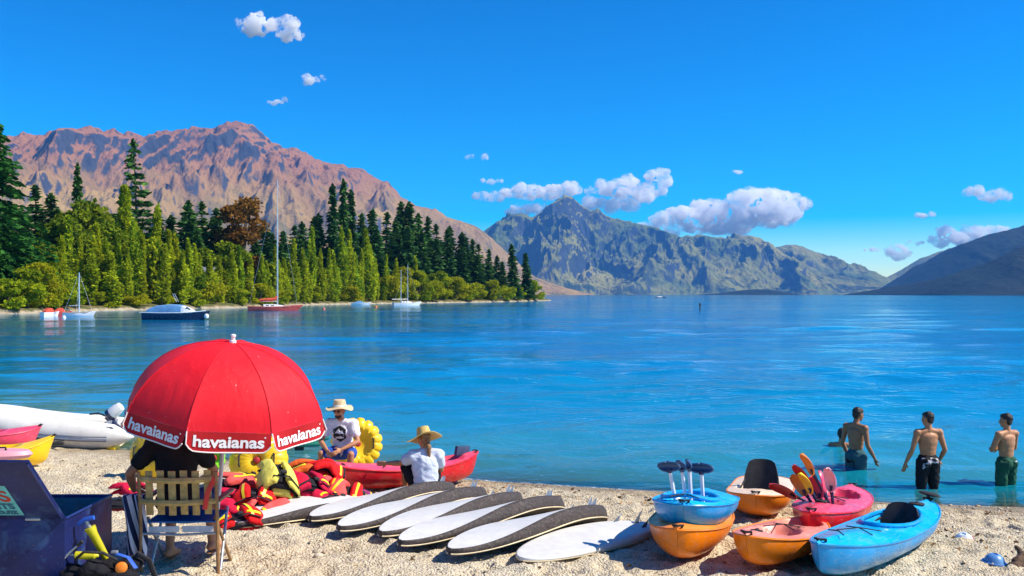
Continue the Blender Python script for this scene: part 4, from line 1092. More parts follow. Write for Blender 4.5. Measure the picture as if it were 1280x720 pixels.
# man with his back turned
t, pr, h = stand_person('man in black swim shorts with a pale waistband panel, arms hanging, back turned', 1160, 606, 514, rad(6),
    dict(hf=(-0.55, 1, -0.15), elL=(-0.285, -0.02, 1.15), wrL=(-0.36, 0.06, 0.92), elR=(0.265, -0.06, 1.15), wrR=(0.25, 0.09, 0.95), hdL=(-0.15, 0.15, -1)), skin_tan, hair_dark, 0, 1.02)
s = shorts(t, pr, short_black, 0.026)
patch(s, 'waistband_panel', short_white, s.data, (0, 0, 0.98), V3((1, 0, 0)), V3((0, 0, 1)), V3((0, 1, 0)), [(-0.14, 0.055), (0.0, 0.05), (0.14, 0.055), (0.15, -0.02), (0.11, -0.05), (0.0, -0.035), (-0.07, -0.075), (-0.145, -0.15), (-0.15, -0.05)])
patch(s, 'logo', short_black, s.data, (0.03, 0, 1.0), V3((1, 0, 0)), V3((0, 0, 1)), V3((0, 1, 0)), circle(0.03, 14, 1.4, 0.8), 0.007)
# man with folded arms
t, pr, h = stand_person('man in dark green swim shorts, dark hair, standing with folded arms in the shallows', 1258, 602, 516, rad(24),
    dict(hf=(-0.45, 1, -0.08), elL=(-0.27, 0.06, 1.17), wrL=(-0.03, 0.20, 1.20), hdL=(1, 0.1, 0.1), elR=(0.27, 0.06, 1.17), wrR=(0.05, 0.20, 1.15), hdR=(-1, 0.1, 0.05)), skin_tan, hair_dark, 0, 1.0)
s = shorts(t, pr, short_green, 0.026)
patch(s, 'logo', short_white, s.data, (0.06, 0, 0.985), V3((1, 0, 0)), V3((0, 0, 1)), V3((0, 1, 0)), [(-0.03, 0.012), (0.03, 0.02), (0.028, 0.005), (-0.02, -0.01)])
# swimmer, only head and shoulders out of the water
p = L(1052, 562)
t = thing('person', 'dark-haired swimmer in the lake with only head and shoulders above water', 'person', (p.x, p.y, -1.36), rad(-30))
J = dict(STAND); J.update(dict(elL=(-0.4, 0.12, 1.25), elR=(0.4, 0.12, 1.25), wrL=(-0.42, 0.38, 1.22), wrR=(0.42, 0.38, 1.22), hdL=(0, 1, 0), hdR=(0, 1, 0), knL=(-0.11, -0.1, 0.55), anL=(-0.11, -0.4, 0.25), toL=(-0.11, -0.5, 0.12), hf=(-0.3, 1, 0)))
pr, h = prims(J, 1.0)
body = link('body', skinmesh(pr, ALL, 'body'), skin_tan, t); face(body, h)
hair(t, h, hair_dark, 0.10, 1.05)
# ================================================================ KAYAKS AND PADDLES
pl_orange = M('orange_kayak_plastic', (0.90, 0.22, 0.002), 0.32, 0.12, 3, 0.05, 40, dirt=0.3, coat=0.05, spec=0.35)
pl_orange_deck = M('faded_orange_deck', (0.90, 0.26, 0.02), 0.36, 0.16, 2.5, 0.05, 40, dirt=0.3)
pl_pinkdeck = M('painted_sunlit_pink_deck', (0.80, 0.24, 0.17), 0.38, 0.2, 2.5, 0.05, 40, dirt=0.3)  # orange kayak's deck: its pink look under the light is put into the colour
pl_blue = M('blue_kayak_plastic', (0.0, 0.31, 0.70), 0.28, 0.18, 2.5, 0.05, 40, dirt=0.3, dirtcol=(0.2, 0.35, 0.45), coat=0.06, spec=0.35)
pl_sky = M('sky_blue_kayak_deck', (0.0, 0.42, 0.80), 0.28, 0.15, 2.5, 0.05, 40, dirt=0.3, dirtcol=(0.3, 0.45, 0.55), coat=0.06, spec=0.35)
pl_red = M('red_kayak_plastic', (0.74, 0.012, 0.022), 0.28, 0.15, 3, 0.05, 40, dirt=0.3, coat=0.06, spec=0.35)
pl_pink = M('pink_red_kayak_plastic', (0.80, 0.06, 0.13), 0.32, 0.2, 3, 0.05, 40, dirt=0.3, coat=0.05, spec=0.35)
pl_cream = M('cream_kayak_plastic', (0.80, 0.60, 0.42), 0.4, 0.12, 3, dirt=0.15)
pl_yellow = M('yellow_kayak_plastic', (0.90, 0.56, 0.004), 0.3, 0.1, 3, dirt=0.06, coat=0.05, spec=0.35)
pl_palepink = M('pale_pink_plastic', (0.78, 0.34, 0.40), 0.4, 0.12, 3)
black_foam = M('black_seat_foam', (0.012, 0.012, 0.016), 0.75, 0.3, 12, 0.2)
webbing = M('black_webbing', (0.02, 0.02, 0.022), 0.8, 0.3, 20)

def sstep(a, b, x):
    k = min(1, max(0, (x - a) / (b - a))); return k * k * (3 - 2 * k)

def kayak(label, bow, stern, Wd, Hh, hullm, deckm, wells=(), group=None, roll=0.0, lift=(0, 0), full=2.4, coaming=None, seat=None, toggles=True, crown=0.05, name='kayak', bowrise=0.10):
    """bow and stern are points on the ground; wells = (centre, half length, half width, depth) along the boat"""
    b, s = Vector(bow), Vector(stern); d = b - s; Ln = d.length
    mid = (b + s) / 2; yaw = math.atan2(d.y, d.x)
    zb, zs = gz(b.x, b.y) + lift[0], gz(s.x, s.y) + lift[1]
    pitch = -math.atan2(zb - zs, Ln)
    t = thing(name, label, 'kayak', (mid.x, mid.y, (zb + zs) / 2 + 0.01), (0, 0, 0), group)
    t.rotation_euler = (Matrix.Rotation(yaw, 3, 'Z') @ Matrix.Rotation(pitch, 3, 'Y') @ Matrix.Rotation(roll, 3, 'X')).to_euler()
    NS, NH, ND = 61, 17, 33
    def sec(q):
        a = abs(q); w = max(0.0015, Wd / 2 * (1 - a ** full) ** 0.72)
        k = Hh * (0.42 * a ** 5) ; sh = Hh * 0.80 + bowrise * a ** 2.2 * (1.1 if q > 0 else 0.8)
        return q * Ln / 2, w, k, sh
    def hullp(u, v):
        x, w, k, sh = sec(-1 + 2 * u); j = -1 + 2 * v; a = abs(j)
        y = w * math.copysign(math.sin(a * math.pi / 2) ** 0.85, j) if a else 0
        z = k + (sh - k) * (1 - math.cos(a * math.pi / 2)) ** 0.95
        q = -1 + 2 * u; x2 = x - 0.10 * (1 - (z - k) / max(1e-4, sh - k)) * abs(q) ** 8 * math.copysign(1, q) * 0.8
        return (x2, y + 0.008 * math.sin(a * 9) * w, z)
    def deckp(u, v):
        x, w, k, sh = sec(-1 + 2 * u); j = 1 - 2 * v; y = w * math.sin(j * math.pi / 2)
        q = -1 + 2 * u
        z = sh + crown * (1 - (y / w) ** 2) * (1 - abs(q) ** 6) + 0.5 * crown * math.exp(-(y / w * 4) ** 2) * max(0, abs(q) - 0.25)
        for (c, a, bb, dp) in wells:
            e = math.sqrt(((x - c) / a) ** 2 + (y / bb) ** 2)
            z -= dp * (1 - sstep(0.80, 1.0, e))
        return (x, y, z)
    hull = MB().grid(NS, NH, hullp).build('hull', hullm, t, sharp=50)
    deck = MB().grid(NS, ND, deckp).build('deck', deckm, t, sharp=50)
    rim = [Vector(hullp(i / 40, 0)) for i in range(41)] + [Vector(hullp(i / 40, 1)) for i in range(40, -1, -1)]
    MB().tube(rim, 0.012, 6, True).build('gunwale', hullm, t)
    for (c, a, bb, dp) in wells:
        if coaming is not None:
            pts = []
            for k in range(36):
                an = 2 * math.pi * k / 36; x, y = c + a * math.cos(an), bb * math.sin(an)
                _, w, _, sh = sec(x / (Ln / 2)); pts.append((x, y, sh + crown * (1 - min(1, (y / w)) ** 2) + 0.018))
            MB().tube(pts, 0.022, 7, True).build('coaming', coaming, t)
    if seat:
        c, wd, hh, fl = seat
        st = MB().grid(9, 9, lambda u, v: (c - 0.02 - 0.22 * (v ** 1.6) * fl - 0.05 * math.cos((u - 0.5) * 3.0), (u - 0.5) * wd * (1 - 0.28 * v ** 3), Hh * 0.30 + hh * v - 0.04 * (2 * u - 1) ** 4 * v)).build('seat_back', black_foam, t, solid=0.035)
        MB().grid(9, 9, lambda u, v: (c + 0.40 * v, (u - 0.5) * wd * 0.95, Hh * 0.27 + 0.05 * (2 * u - 1) ** 2 + 0.03 * v)).build('seat_pad', black_foam, t, solid=0.03)
        for sg in (-1, 1):
            MB().tube([(c - 0.12, sg * wd * 0.44, Hh * 0.3 + hh * 0.55), (c + 0.18, sg * wd * 0.6, Hh * 0.7), (c + 0.42, sg * wd * 0.62, Hh * 0.80)], 0.012, 5).build('seat_strap', webbing, t)
    if toggles:
        for sg in (1, -1):
            x, w, k, sh = sec(0.93 * sg)
            MB().tube([(x, -0.03, sh + 0.02), (x + sg * 0.05, -0.05, sh + 0.05), (x + sg * 0.07, 0, sh + 0.045), (x + sg * 0.05, 0.05, sh + 0.05), (x, 0.03, sh + 0.02)], 0.011, 6).build('carry_handle', webbing, t)
    t['deck_z'] = Hh
    return t

def at_ground(x, y): 
    p = G(x, y); return Vector((p.x, p.y, 0))

K = 'kayaks drawn up on the beach'
# stack: orange below, blue on top
b1, s1 = at_ground(846, 716), at_ground(880, 658)
k1 = kayak('orange kayak on the sand underneath the round blue kayak', b1, s1, 0.84, 0.36, pl_orange, pl_orange_deck, [(0.25, 0.55, 0.27, 0.16), (-0.6, 0.35, 0.25, 0.12)], lift=(0.03, -0.02), bowrise=0.06)
k2 = kayak('round blue kayak stacked on the orange one, paddles standing in its cockpit', b1 + Vector((0.10, 0.24, 0)), s1 + Vector((0.05, 0.0, 0)), 0.84, 0.36, pl_blue, pl_sky, [(0.66, 0.36, 0.28, 0.25)], lift=(0.29, 0.10), coaming=pl_blue, crown=0.07, bowrise=0.0, full=3.4)
k3 = kayak('cream and orange kayak with a tall black seat back', at_ground(944, 656), at_ground(960, 622), 0.82, 0.36, pl_orange, pl_cream, [(0.32, 0.5, 0.31, 0.24)], seat=(0.30, 0.46, 0.56, 0.6), lift=(0.02, 0), full=6.0, bowrise=0.03)
k4 = kayak('orange sit-on kayak with the pink of sunlight painted on its deck between blue kayaks', at_ground(930, 724), at_ground(1018, 684), 0.72, 0.33, pl_orange, pl_pinkdeck, [(0.25, 0.42, 0.24, 0.13), (-0.5, 0.32, 0.22, 0.10)], lift=(0.06, 0), bowrise=0.05)
k5 = kayak('pink-red kayak holding a bundle of coloured paddles', at_ground(1012, 692), at_ground(1066, 642), 0.78, 0.38, pl_red, pl_pink, [(-0.35, 0.42, 0.25, 0.2), (0.55, 0.25, 0.2, 0.07)], lift=(0.05, 0), bowrise=0.05, crown=0.07)
k6 = kayak('long sky-blue sit-in kayak with black seat lying beside small beach markers', at_ground(1020, 738), at_ground(1162, 664), 0.74, 0.34, pl_blue, pl_sky, [(-0.35, 0.66, 0.25, 0.24)], coaming=pl_blue, seat=(-0.62, 0.42, 0.34, 0.5), lift=(0.01, 0), bowrise=0.10, crown=0.06)
# fittings: hatch lids, deck lines, decals, drain plugs
def fit(k, Ln, items):
    for it in items:
        if it[0] == 'hatch':
            _, x, z, r = it
            h = MB().lathe([(r, 0.0), (r, 0.014), (r * 0.9, 0.022), (r * 0.2, 0.026), (0.004, 0.026)], 20, (x, 0, z)).build('hatch_lid', webbing, k)
            MB().box((x, 0, z + 0.03), (r * 1.1, 0.02, 0.012)).build('lid_grip', webbing, h, bevel=0.003)
        elif it[0] == 'line':
            MB().tube(it[1], 0.006, 5).build('deck_line', webbing, k)
        elif it[0] == 'decal':
            _, pts, m = it; MB().add(pts, [tuple(range(len(pts)))]).build('decal', m, k, False)
def bungee(x, w, z): return [('line', [(x - 0.14, -w, z - 0.012), (x, 0, z + 0.014), (x + 0.14, w, z - 0.012)]), ('line', [(x + 0.14, -w, z - 0.012), (x, 0, z + 0.016), (x - 0.14, w, z - 0.012)])]
fit(k1, 0, [('hatch', 0.95, 0.335, 0.07)])
fit(k2, 0, bungee(1.02, 0.14, 0.375))
fit(k4, 0, [('hatch', 0.70, 0.325, 0.06)] + bungee(-0.02, 0.16, 0.315))
fit(k5, 0, [('hatch', 0.86, 0.40, 0.065)] + bungee(0.22, 0.18, 0.385))
fit(k6, 0, [('hatch', -1.32, 0.37, 0.085)] + bungee(0.75, 0.17, 0.36))
# black rudder folded over the stern, deck cord
Lk = (at_ground(1020, 738) - at_ground(1162, 664)).length
MB().tube([(-Lk / 2 + 0.10, 0, 0.34), (-Lk / 2 + 0.07, 0, 0.42)], 0.022, 7).build('rudder_post', webbing, k6)
MB().ell((-Lk / 2 + 0.04, 0, 0.435), (0.17, 0.06, 0.02), Euler((0.1, 0.05, 1.0)).to_matrix(), 14, 8).build('rudder_blade', webbing, k6)
MB().tube([(Lk / 2 - 0.75, -0.16, 0.385), (Lk / 2 - 0.55, 0.0, 0.425), (Lk / 2 - 0.4, 0.10, 0.42)], 0.006, 5).build('deck_cord', webbing, k6)
# red kayak behind the seated pair
rb, rs = at_ground(596, 604), at_ground(392, 618)
k7 = kayak('long glossy red kayak lying behind the seated man and woman', rb, rs, 0.74, 0.36, pl_red, pl_pink, [(0.1, 0.5, 0.26, 0.17), (0.85, 0.22, 0.2, 0.06)], bowrise=0.16, lift=(0.02, 0.02))
MB().box((( rb - rs).length / 2 - 0.30, 0.0, 0.49), (0.30, 0.06, 0.15), (0.1, 0.05, 0.25)).build('backrest', M('navy_seat_pad', (0.03, 0.06, 0.13), 0.7), k7, bevel=0.02)
# pair at the far end of the beach
k8 = kayak('bright yellow kayak lying in front of the pink one', at_ground(66, 583), at_ground(-70, 586), 0.72, 0.36, pl_yellow, pl_yellow, [(-0.2, 0.5, 0.26, 0.15)], bowrise=0.18)
pk = at_ground(50, 572) - at_ground(-90, 574)
k9 = kayak('pink-red kayak lying between the yellow kayak and the inflatable dinghy', at_ground(50, 571), at_ground(-90, 574), 0.72, 0.34, pl_pink, pl_pink, [(-0.2, 0.5, 0.26, 0.15)], bowrise=0.10, lift=(0.14, 0.14))
sb = thing('float_board', 'pale pink board resting on the pink-red kayak', 'board', G(-8, 566, 0.55) + Vector((0, 0, 0)), (0, 0, rad(3)))
MB().lathe([(0.02, -0.05), (0.28, -0.045), (0.31, 0), (0.28, 0.05), (0.02, 0.055)], 22).build('slab', pl_palepink, sb)
sb.scale = (1.6, 0.7, 1); sb.location.z -= 0.02
MB().tube([(-0.1, -0.02, 0.055), (-0.1, -0.02, 0.09), (0.1, -0.02, 0.09), (0.1, -0.02, 0.055)], 0.012, 6).build('handle', webbing, sb)

def paddle(label, foot, top, shaftm, bladem, spin=0.0, blade=(0.10, 0.23), group=None, edge=None, r=0.0155):
    a, b = Vector(foot), Vector(top); d = (b - a); ln = d.length
    t = thing('paddle', label, 'paddle', a, (0, 0, 0), group)
    q = d.to_track_quat('Z', 'Y') ; t.rotation_euler = (q.to_matrix() @ Matrix.Rotation(spin, 3, 'Z')).to_euler()
    MB().tube([(0, 0, 0), (0, 0, ln - blade[1] * 1.6)], r, 8).build('shaft', shaftm, t)
    w, hh = blade
    def bl(u, v):
        y = -1 + 2 * v; k = (1 - abs(y) ** 2.6) ** 0.5 * (1 - 0.2 * y * (u - 0.5))
        return ((u - 0.5) * 2 * w * max(0.16, k), 0.03 * (1 - (2 * u - 1) ** 2) - 0.05 * (y ** 2) * 0.6, ln - hh + y * hh)
    MB().grid(11, 15, bl).build('blade', bladem, t, solid=0.014)
    MB().cyl((0, 0, ln - hh * 2.2), (0, 0, ln - hh * 1.5), r * 1.35, r * 1.1, 8).build('collar', edge or webbing, t)
    return t
shaft_white = M('white_paddle_shaft', (0.78, 0.80, 0.84), 0.35, 0.06); shaft_dark = M('dark_blue_paddle_shaft', (0.02, 0.025, 0.08), 0.4, 0.2)
bl_blue = M('slate_blue_blade', (0.035, 0.09, 0.20), 0.4, 0.25, 8); bl_yel = M('yellow_blade', (0.88, 0.58, 0.02), 0.4); bl_or = M('orange_blade', (0.85, 0.25, 0.03), 0.4, 0.25, 6)
bl_red = M('red_blade', (0.72, 0.03, 0.02), 0.4); bl_pink = M('pale_pink_blade', (0.85, 0.45, 0.48), 0.4); bl_crim = M('crimson_blade', (0.70, 0.06, 0.14), 0.4)
Yp = 9.62
for (x0, y0, x1, y1, sp, dd, lab) in [(843, 622, 835, 576, 0.9, 0.0, 'slate-blue paddle with a red-tipped blade standing in the blue kayak'), (856, 624, 851, 575, 0.2, 0.06, 'slate-blue paddle with a broad blade facing the beach'), (862, 622, 861, 574, 0.0, 0.14, 'widest slate-blue paddle in the middle of the blue kayak cockpit'), (877, 622, 876, 578, 1.1, 0.05, 'slate-blue paddle with its blade edge turned sideways in the blue kayak')]:
    p = paddle(lab, W(x0 + 2, y0 + 8, Yp + dd), W(x1, y1, Yp + dd), shaft_white, bl_blue, sp, (0.13, 0.055), None, shaft_dark, 0.02)
Yq = 10.75
for (x0, y0, x1, y1, sp, m, lab, dd) in [(1042, 640, 1003, 566, 0.3, bl_or, 'paddle with the highest blade, orange and yellow, in the pink-red kayak', 0), (1034, 640, 993, 580, 0.6, bl_red, 'paddle with a dark red blade beside the highest orange one', 0.1), (1028, 640, 1001, 590, 0.2, bl_yel, 'paddle with a yellow blade in the pink-red kayak', -0.1), (1022, 640, 991, 592, 1.1, bl_or, 'paddle with an orange blade seen edge-on in the pink-red kayak', 0.15), (1036, 640, 1026, 588, 0.5, bl_crim, 'paddle with a crimson blade leaning behind the pale pink one', 0.2), (1042, 636, 1036, 584, 0.35, bl_pink, 'paddle with a pale pink blade standing upright in the pink-red kayak', -0.05), (1032, 642, 1016, 594, 0.8, bl_crim, 'paddle with a crimson blade and dark blue shaft amid the bundle', 0.05)]:
    paddle(lab, W(x0, y0, Yq + dd * 0.6), W(x1, y1, Yq + dd), shaft_dark, m, sp, (0.08, 0.14), None, shaft_dark, 0.017)
paddle('paddle with a bright red blade lying across the cream and orange kayak', W(1022, 634, 11.0), W(962, 604, 11.15), shaft_dark, bl_red, 0.7, (0.095, 0.17))

# ================================================================ PADDLE BOARDS
bd_white = M('white_board_skin', (0.66, 0.66, 0.64), 0.5, 0.06, 6, 0.1, 60, dirt=0.4, dirtcol=(0.48, 0.44, 0.37))
bd_brown = M('dark_brown_foam_deck', (0.030, 0.020, 0.019), 0.75, 0.3, 14, 0.3, 90, dirt=0.25, dirtcol=(0.42, 0.34, 0.25))
bd_cream = M('cream_board_edge', (0.70, 0.58, 0.36), 0.6, 0.15, 8)
fin_mat = M('grey_fin', (0.10, 0.13, 0.18), 0.4)
def board(label, nose, tail, Wd, roll, railm, rise=0.0, group=None, fins=True, th=0.155, arch=0.07, twist=(0, 0)):
    n, e = Vector(nose), Vector(tail); d = e - n; Ln = d.length; mid = (n + e) / 2
    zn, ze = gz(n.x, n.y), gz(e.x, e.y)
    t = thing('paddle_board', label, 'board', (mid.x, mid.y, (zn + ze) / 2 + th * 0.55 + rise), (0, 0, 0), group)
    t.rotation_euler = (Matrix.Rotation(math.atan2(d.y, d.x), 3, 'Z') @ Matrix.Rotation(-math.atan2(ze - zn, Ln), 3, 'Y') @ Matrix.Rotation(roll, 3, 'X')).to_euler()
    def hw(s): return Wd / 2 * max(0.0, 1 - abs(2 * s - 1.0) ** 2.6) ** 0.54 * (0.94 + 0.06 * s)
    def zc(s): return arch * (1 - (2 * s - 1) ** 2) - arch * 0.5
    S = [0.5 - 0.5 * math.cos(math.pi * i / 36) for i in range(37)]
    def tw(p, s):
        a = twist[0] + (twist[1] - twist[0]) * sstep(0, 0.75, s); return Vector((p.x, p.y * math.cos(a) - p.z * math.sin(a), p.y * math.sin(a) + p.z * math.cos(a)))
    top, rail, edge = MB(), [], []
    prof = [(0.80, 0.50), (0.88, 0.49), (0.96, 0.34), (1.0, 0.05), (0.985, -0.22), (0.93, -0.40), (0.84, -0.46)]
    for s in S:
        w = max(0.02, hw(s)); x = (s - 0.5) * Ln; z0 = zc(s)
        tk = th * (0.40 + 0.74 * sstep(0, 0.55, s))
        sec = [tw(Vector((x, w * a, z0 + tk * b)), s) for a, b in prof]
        sec2 = [tw(Vector((x, -w * a, z0 + tk * b)), s) for a, b in reversed(prof)]
        rail.append(sec + sec2)
    mbr = MB().rings(rail)
    ro = mbr.build('foam_deck', railm, t, sharp=60)
    def tp(u, v):
        s = S[round(u * 36)]; tk = th * (0.40 + 0.74 * sstep(0, 0.55, s))
        return tw(Vector(((s - 0.5) * Ln * 0.995, max(0.02, hw(s)) * 0.865 * (2 * v - 1), zc(s) + tk * (0.507 + 0.045 * (1 - (2 * v - 1) ** 2)))), s)
    top.grid(37, 9, tp)
    top.build('hull_skin', bd_white, t, sharp=60)
    for sg in (-1, 1):
        MB().tube([tw(Vector(((s - 0.5) * Ln, sg * max(0.02, hw(s)) * 0.955, zc(s) - th * (0.40 + 0.74 * sstep(0, 0.55, s)) * 0.36)), s) for s in S], 0.008, 5).build('edge_stripe', bd_cream, t)
    if fins:
        for fx, fy, fh in ((0.43, 0, 0.14), (0.37, 0.17, 0.09), (0.37, -0.17, 0.09)):
            rings = [[tw(Vector(((fx * Ln) - 0.05 + 0.12 * (k / 5) ** 1.5 + cx, fy * Wd / 0.7 + cy, th * 0.5 + zc(0.5 + fx) + fh * k / 5)), 0.5 + fx) for cx, cy in ((0.075 * (1 - 0.7 * k / 5), 0), (0, 0.007), (-0.06 * (1 - 0.8 * k / 5), 0), (0, -0.007))] for k in range(6)]
            MB().rings(rings).build('fin', fin_mat, t)
    return t
BG = 'paddle boards lying upside down in a row'
data = [((388, 660), (566, 624), 0.62, 'first dark-edged board of the row, beside the life jackets'), ((424, 673), (604, 630), 0.64, 'second dark-edged board of the row, right behind the seated woman'), ((476, 680), (648, 636), 0.64, 'third dark-edged board of the row'), ((500, 692), (700, 643), 0.66, 'fourth dark-edged board of the row, next to the last dark-edged one'), ((562, 703), (752, 655), 0.68, 'last dark-edged board of the row, beside the plain white one')]
for i, (a, b, w, lab) in enumerate(data):
    board(lab, at_ground(*a), at_ground(*b), w, rad(0), bd_brown, 0.055, BG, twist=(rad(3 + i % 2 * 2), rad(-24 + 3 * (i % 3))))
board('plain white board with pale edges beside the kayak stack', at_ground(652, 706), at_ground(806, 664), 0.74, rad(2), bd_white, 0.02, BG, th=0.09, arch=0.03)
board('dark-edged board half buried under the heap of life jackets', at_ground(290, 662), at_ground(462, 634), 0.62, rad(3), bd_brown, 0.0, BG, fins=False)
# ================================================================ SEATED PEOPLE
def hat(parent, h, mat, R=0.21, crown=0.115, tilt=0.0, droop=0.03, band=None, lift=0.055):
    m = h['hm'] @ Matrix.Rotation(tilt, 3, 'X'); c = h['hd'] + h['hu'] * lift - h['hf'] * 0.012
    mb = MB(); n = 40; prof = [(R, 0.0), (R * 0.8, 0.0), (0.103, 0.012), (0.098, crown * 0.55), (0.086, crown * 0.9), (0.05, crown), (0.01, crown * 0.97)]
    rings = []
    for k, (r, z) in enumerate(prof):
        ring = []
        for j in range(n):
            a = 2 * math.pi * j / n; e = max(0, (r - 0.1) / (R - 0.1))
            zz = z - droop * e * (1 + 0.5 * math.cos(2 * a)) + 0.02 * e * math.sin(3 * a + 1)
            if k >= 5: zz -= 0.018 * math.cos(a) ** 2 * 0 + 0.012
            ring.append(c + m @ Vector((r * 0.93 * math.cos(a), r * 1.04 * math.sin(a), zz)))
        rings.append(ring)
    mb.rings(rings, caps=False)
    o = mb.build('sun_hat', mat, parent, sharp=35, solid=0.006)
    if band is not None:
        MB().tube([c + m @ Vector((0.101 * 0.95 * math.cos(2 * math.pi * j / 24), 0.105 * 1.04 * math.sin(2 * math.pi * j / 24), 0.022)) for j in range(24)], 0.011, 6, True).build('hat_band', band, o)
    return o

tee_white = cloth('white_cotton', (0.74, 0.74, 0.76)); tee_grey = cloth('pale_blue_grey_cotton', (0.55, 0.60, 0.70)); tee_black = cloth('black_cotton', (0.012, 0.012, 0.014), 0.25)
short_blue = cloth('blue_short_cloth', (0.02, 0.07, 0.36)); navy_cloth = cloth('navy_cloth', (0.02, 0.035, 0.13)); ink = M('black_print', (0.012, 0.012, 0.012), 0.8)

def seated_man():
    p = G(424, 607); p = Vector((p.x, p.y + 0.42, 0)); zb = gz(p.x, p.y)
    t = thing('person', 'bearded man in a white printed T-shirt, blue shorts and brimmed sun hat, sitting', 'person', (p.x, p.y, zb), rad(172))
    J = dict(pelvis=(0, 0, 0.47), chest=(0, 0.10, 0.76), neck=(0, 0.15, 0.965), head=(0.01, 0.20, 1.12), hf=(0.2, 1, -0.12),
             shL=(-0.185, 0.12, 0.91), shR=(0.185, 0.12, 0.91), elL=(-0.29, 0.24, 0.66), elR=(0.29, 0.25, 0.66), wrL=(-0.10, 0.44, 0.57), wrR=(0.12, 0.44, 0.55), hdL=(0.55, 0.8, -0.3), hdR=(-0.6, 0.75, -0.35),
             hipL=(-0.10, 0.02, 0.45), hipR=(0.10, 0.02, 0.45), knL=(-0.24, 0.42, 0.50), knR=(0.22, 0.42, 0.50), anL=(-0.20, 0.46, 0.09), anR=(0.20, 0.44, 0.09), toL=(-0.24, 0.62, 0.04), toR=(0.23, 0.60, 0.04))
    pr, h = prims(J, 1.0)
    body = link('body', skinmesh(pr, ALL, 'body'), skin_tan, t); face(body, h)
    hair(t, h, hair_dark)
    mb = MB(); mb.ell(h['hd'] - h['hu'] * 0.075 + h['hf'] * 0.040, (0.058, 0.056, 0.042), h['hm'])
    link('beard', remesh(mb, 'beard', 0.008, 2, 0.4, 0.004, 40), hair_dark, t)
    g = MB()
    for s in (-1, 1): g.ell(h['hd'] + h['hr'] * s * 0.033 + h['hu'] * 0.006 + h['hf'] * 0.089, (0.027, 0.008, 0.020), h['hm'], 10, 6)
    g.cyl(h['hd'] - h['hr'] * 0.075 + h['hu'] * 0.012 + h['hf'] * 0.05, h['hd'] + h['hr'] * 0.075 + h['hu'] * 0.012 + h['hf'] * 0.085, 0.004, None, 5)
    g.build('sunglasses', black_rubber, t)
    hat(t, h, straw_pale, 0.215, 0.12, rad(6), 0.02, paint_white)
    sh = shirt(t, pr, tee_white); shorts(t, pr, short_blue, 0.022)
    # printed badge: a dark hexagon with a pale mountain landscape in it
    c = V3((0, 0.1, 0.75)); u = V3((1, 0, 0)); v = V3((0, -0.2, 1)).normalized(); d = V3((0, -1, -0.2)).normalized()
    hexo = [(0.115 * math.sin(k * math.pi / 3), 0.125 * math.cos(k * math.pi / 3)) for k in range(6)]
    patch(sh, 'printed_badge', ink, sh.data, c, u, v, d, [(a * (1 - q) + b_ * q, a2 * (1 - q) + b2 * q) for (a, a2), (b_, b2) in zip(hexo, hexo[1:] + hexo[:1]) for q in (0, 0.33, 0.66)])
    patch(sh, 'badge_mountain', tee_white, sh.data, c, u, v, d, [(-0.075, -0.015), (-0.045, 0.05), (-0.02, 0.03), (0.01, 0.075), (0.045, 0.035), (0.075, 0.0), (0.03, 0.005), (0.0, -0.01), (-0.04, 0.0)], 0.007)
    patch(sh, 'badge_wave', tee_white, sh.data, c - v * 0.055, u, v, d, [(-0.07, 0.0), (-0.02, 0.018), (0.04, 0.005), (0.07, 0.012), (0.05, -0.012), (0.0, -0.02), (-0.05, -0.018)], 0.007)
    return t
seated_man()

def seated_woman():
    p = G(533, 624); zb = gz(p.x, p.y)
    t = thing('person', 'woman in a pale grey T-shirt and wide straw hat sitting with her back turned', 'person', (p.x, p.y + 0.02, zb), rad(14))
    J = dict(pelvis=(0, 0, 0.135), chest=(-0.01, 0.05, 0.43), neck=(-0.01, 0.09, 0.645), head=(-0.02, 0.13, 0.80), hf=(-0.35, 1, -0.15),
             shL=(-0.175, 0.06, 0.59), shR=(0.175, 0.06, 0.585), elL=(-0.33, 0.22, 0.47), elR=(0.24, 0.20, 0.36), wrL=(-0.50, 0.36, 0.45), wrR=(0.18, 0.40, 0.30), hdL=(-1, 0.5, -0.1), hdR=(-0.3, 1, -0.1),
             hipL=(-0.10, 0.03, 0.12), hipR=(0.10, 0.03, 0.12), knL=(-0.25, 0.36, 0.42), knR=(0.20, 0.40, 0.36), anL=(-0.22, 0.56, 0.08), anR=(0.16, 0.66, 0.06), toL=(-0.26, 0.72, 0.03), toR=(0.18, 0.82, 0.03))
    pr, h = prims(J, 1.04)
    body = link('body', skinmesh(pr, ALL, 'body'), skin_tan, t); face(body, h)
    hair(t, h, hair_blond)
    mb = MB(); c = h['hd'] - h['hf'] * 0.085
    mb.cap(c, c + V3((0.02, -0.07, -0.10)), 0.032, 0.036); mb.cap(c + V3((0.02, -0.07, -0.10)), c + V3((0.03, -0.075, -0.30)), 0.036, 0.012)
    link('ponytail', remesh(mb, 'ponytail', 0.008, 2, 0.4, 0.006, 30), hair_blond, t)
    hat(t, h, straw, 0.262, 0.135, rad(-14), 0.035, None, 0.05)
    shirt(t, pr, tee_grey, 0.024); shorts(t, pr, short_black, 0.02)
    return t
seated_woman()

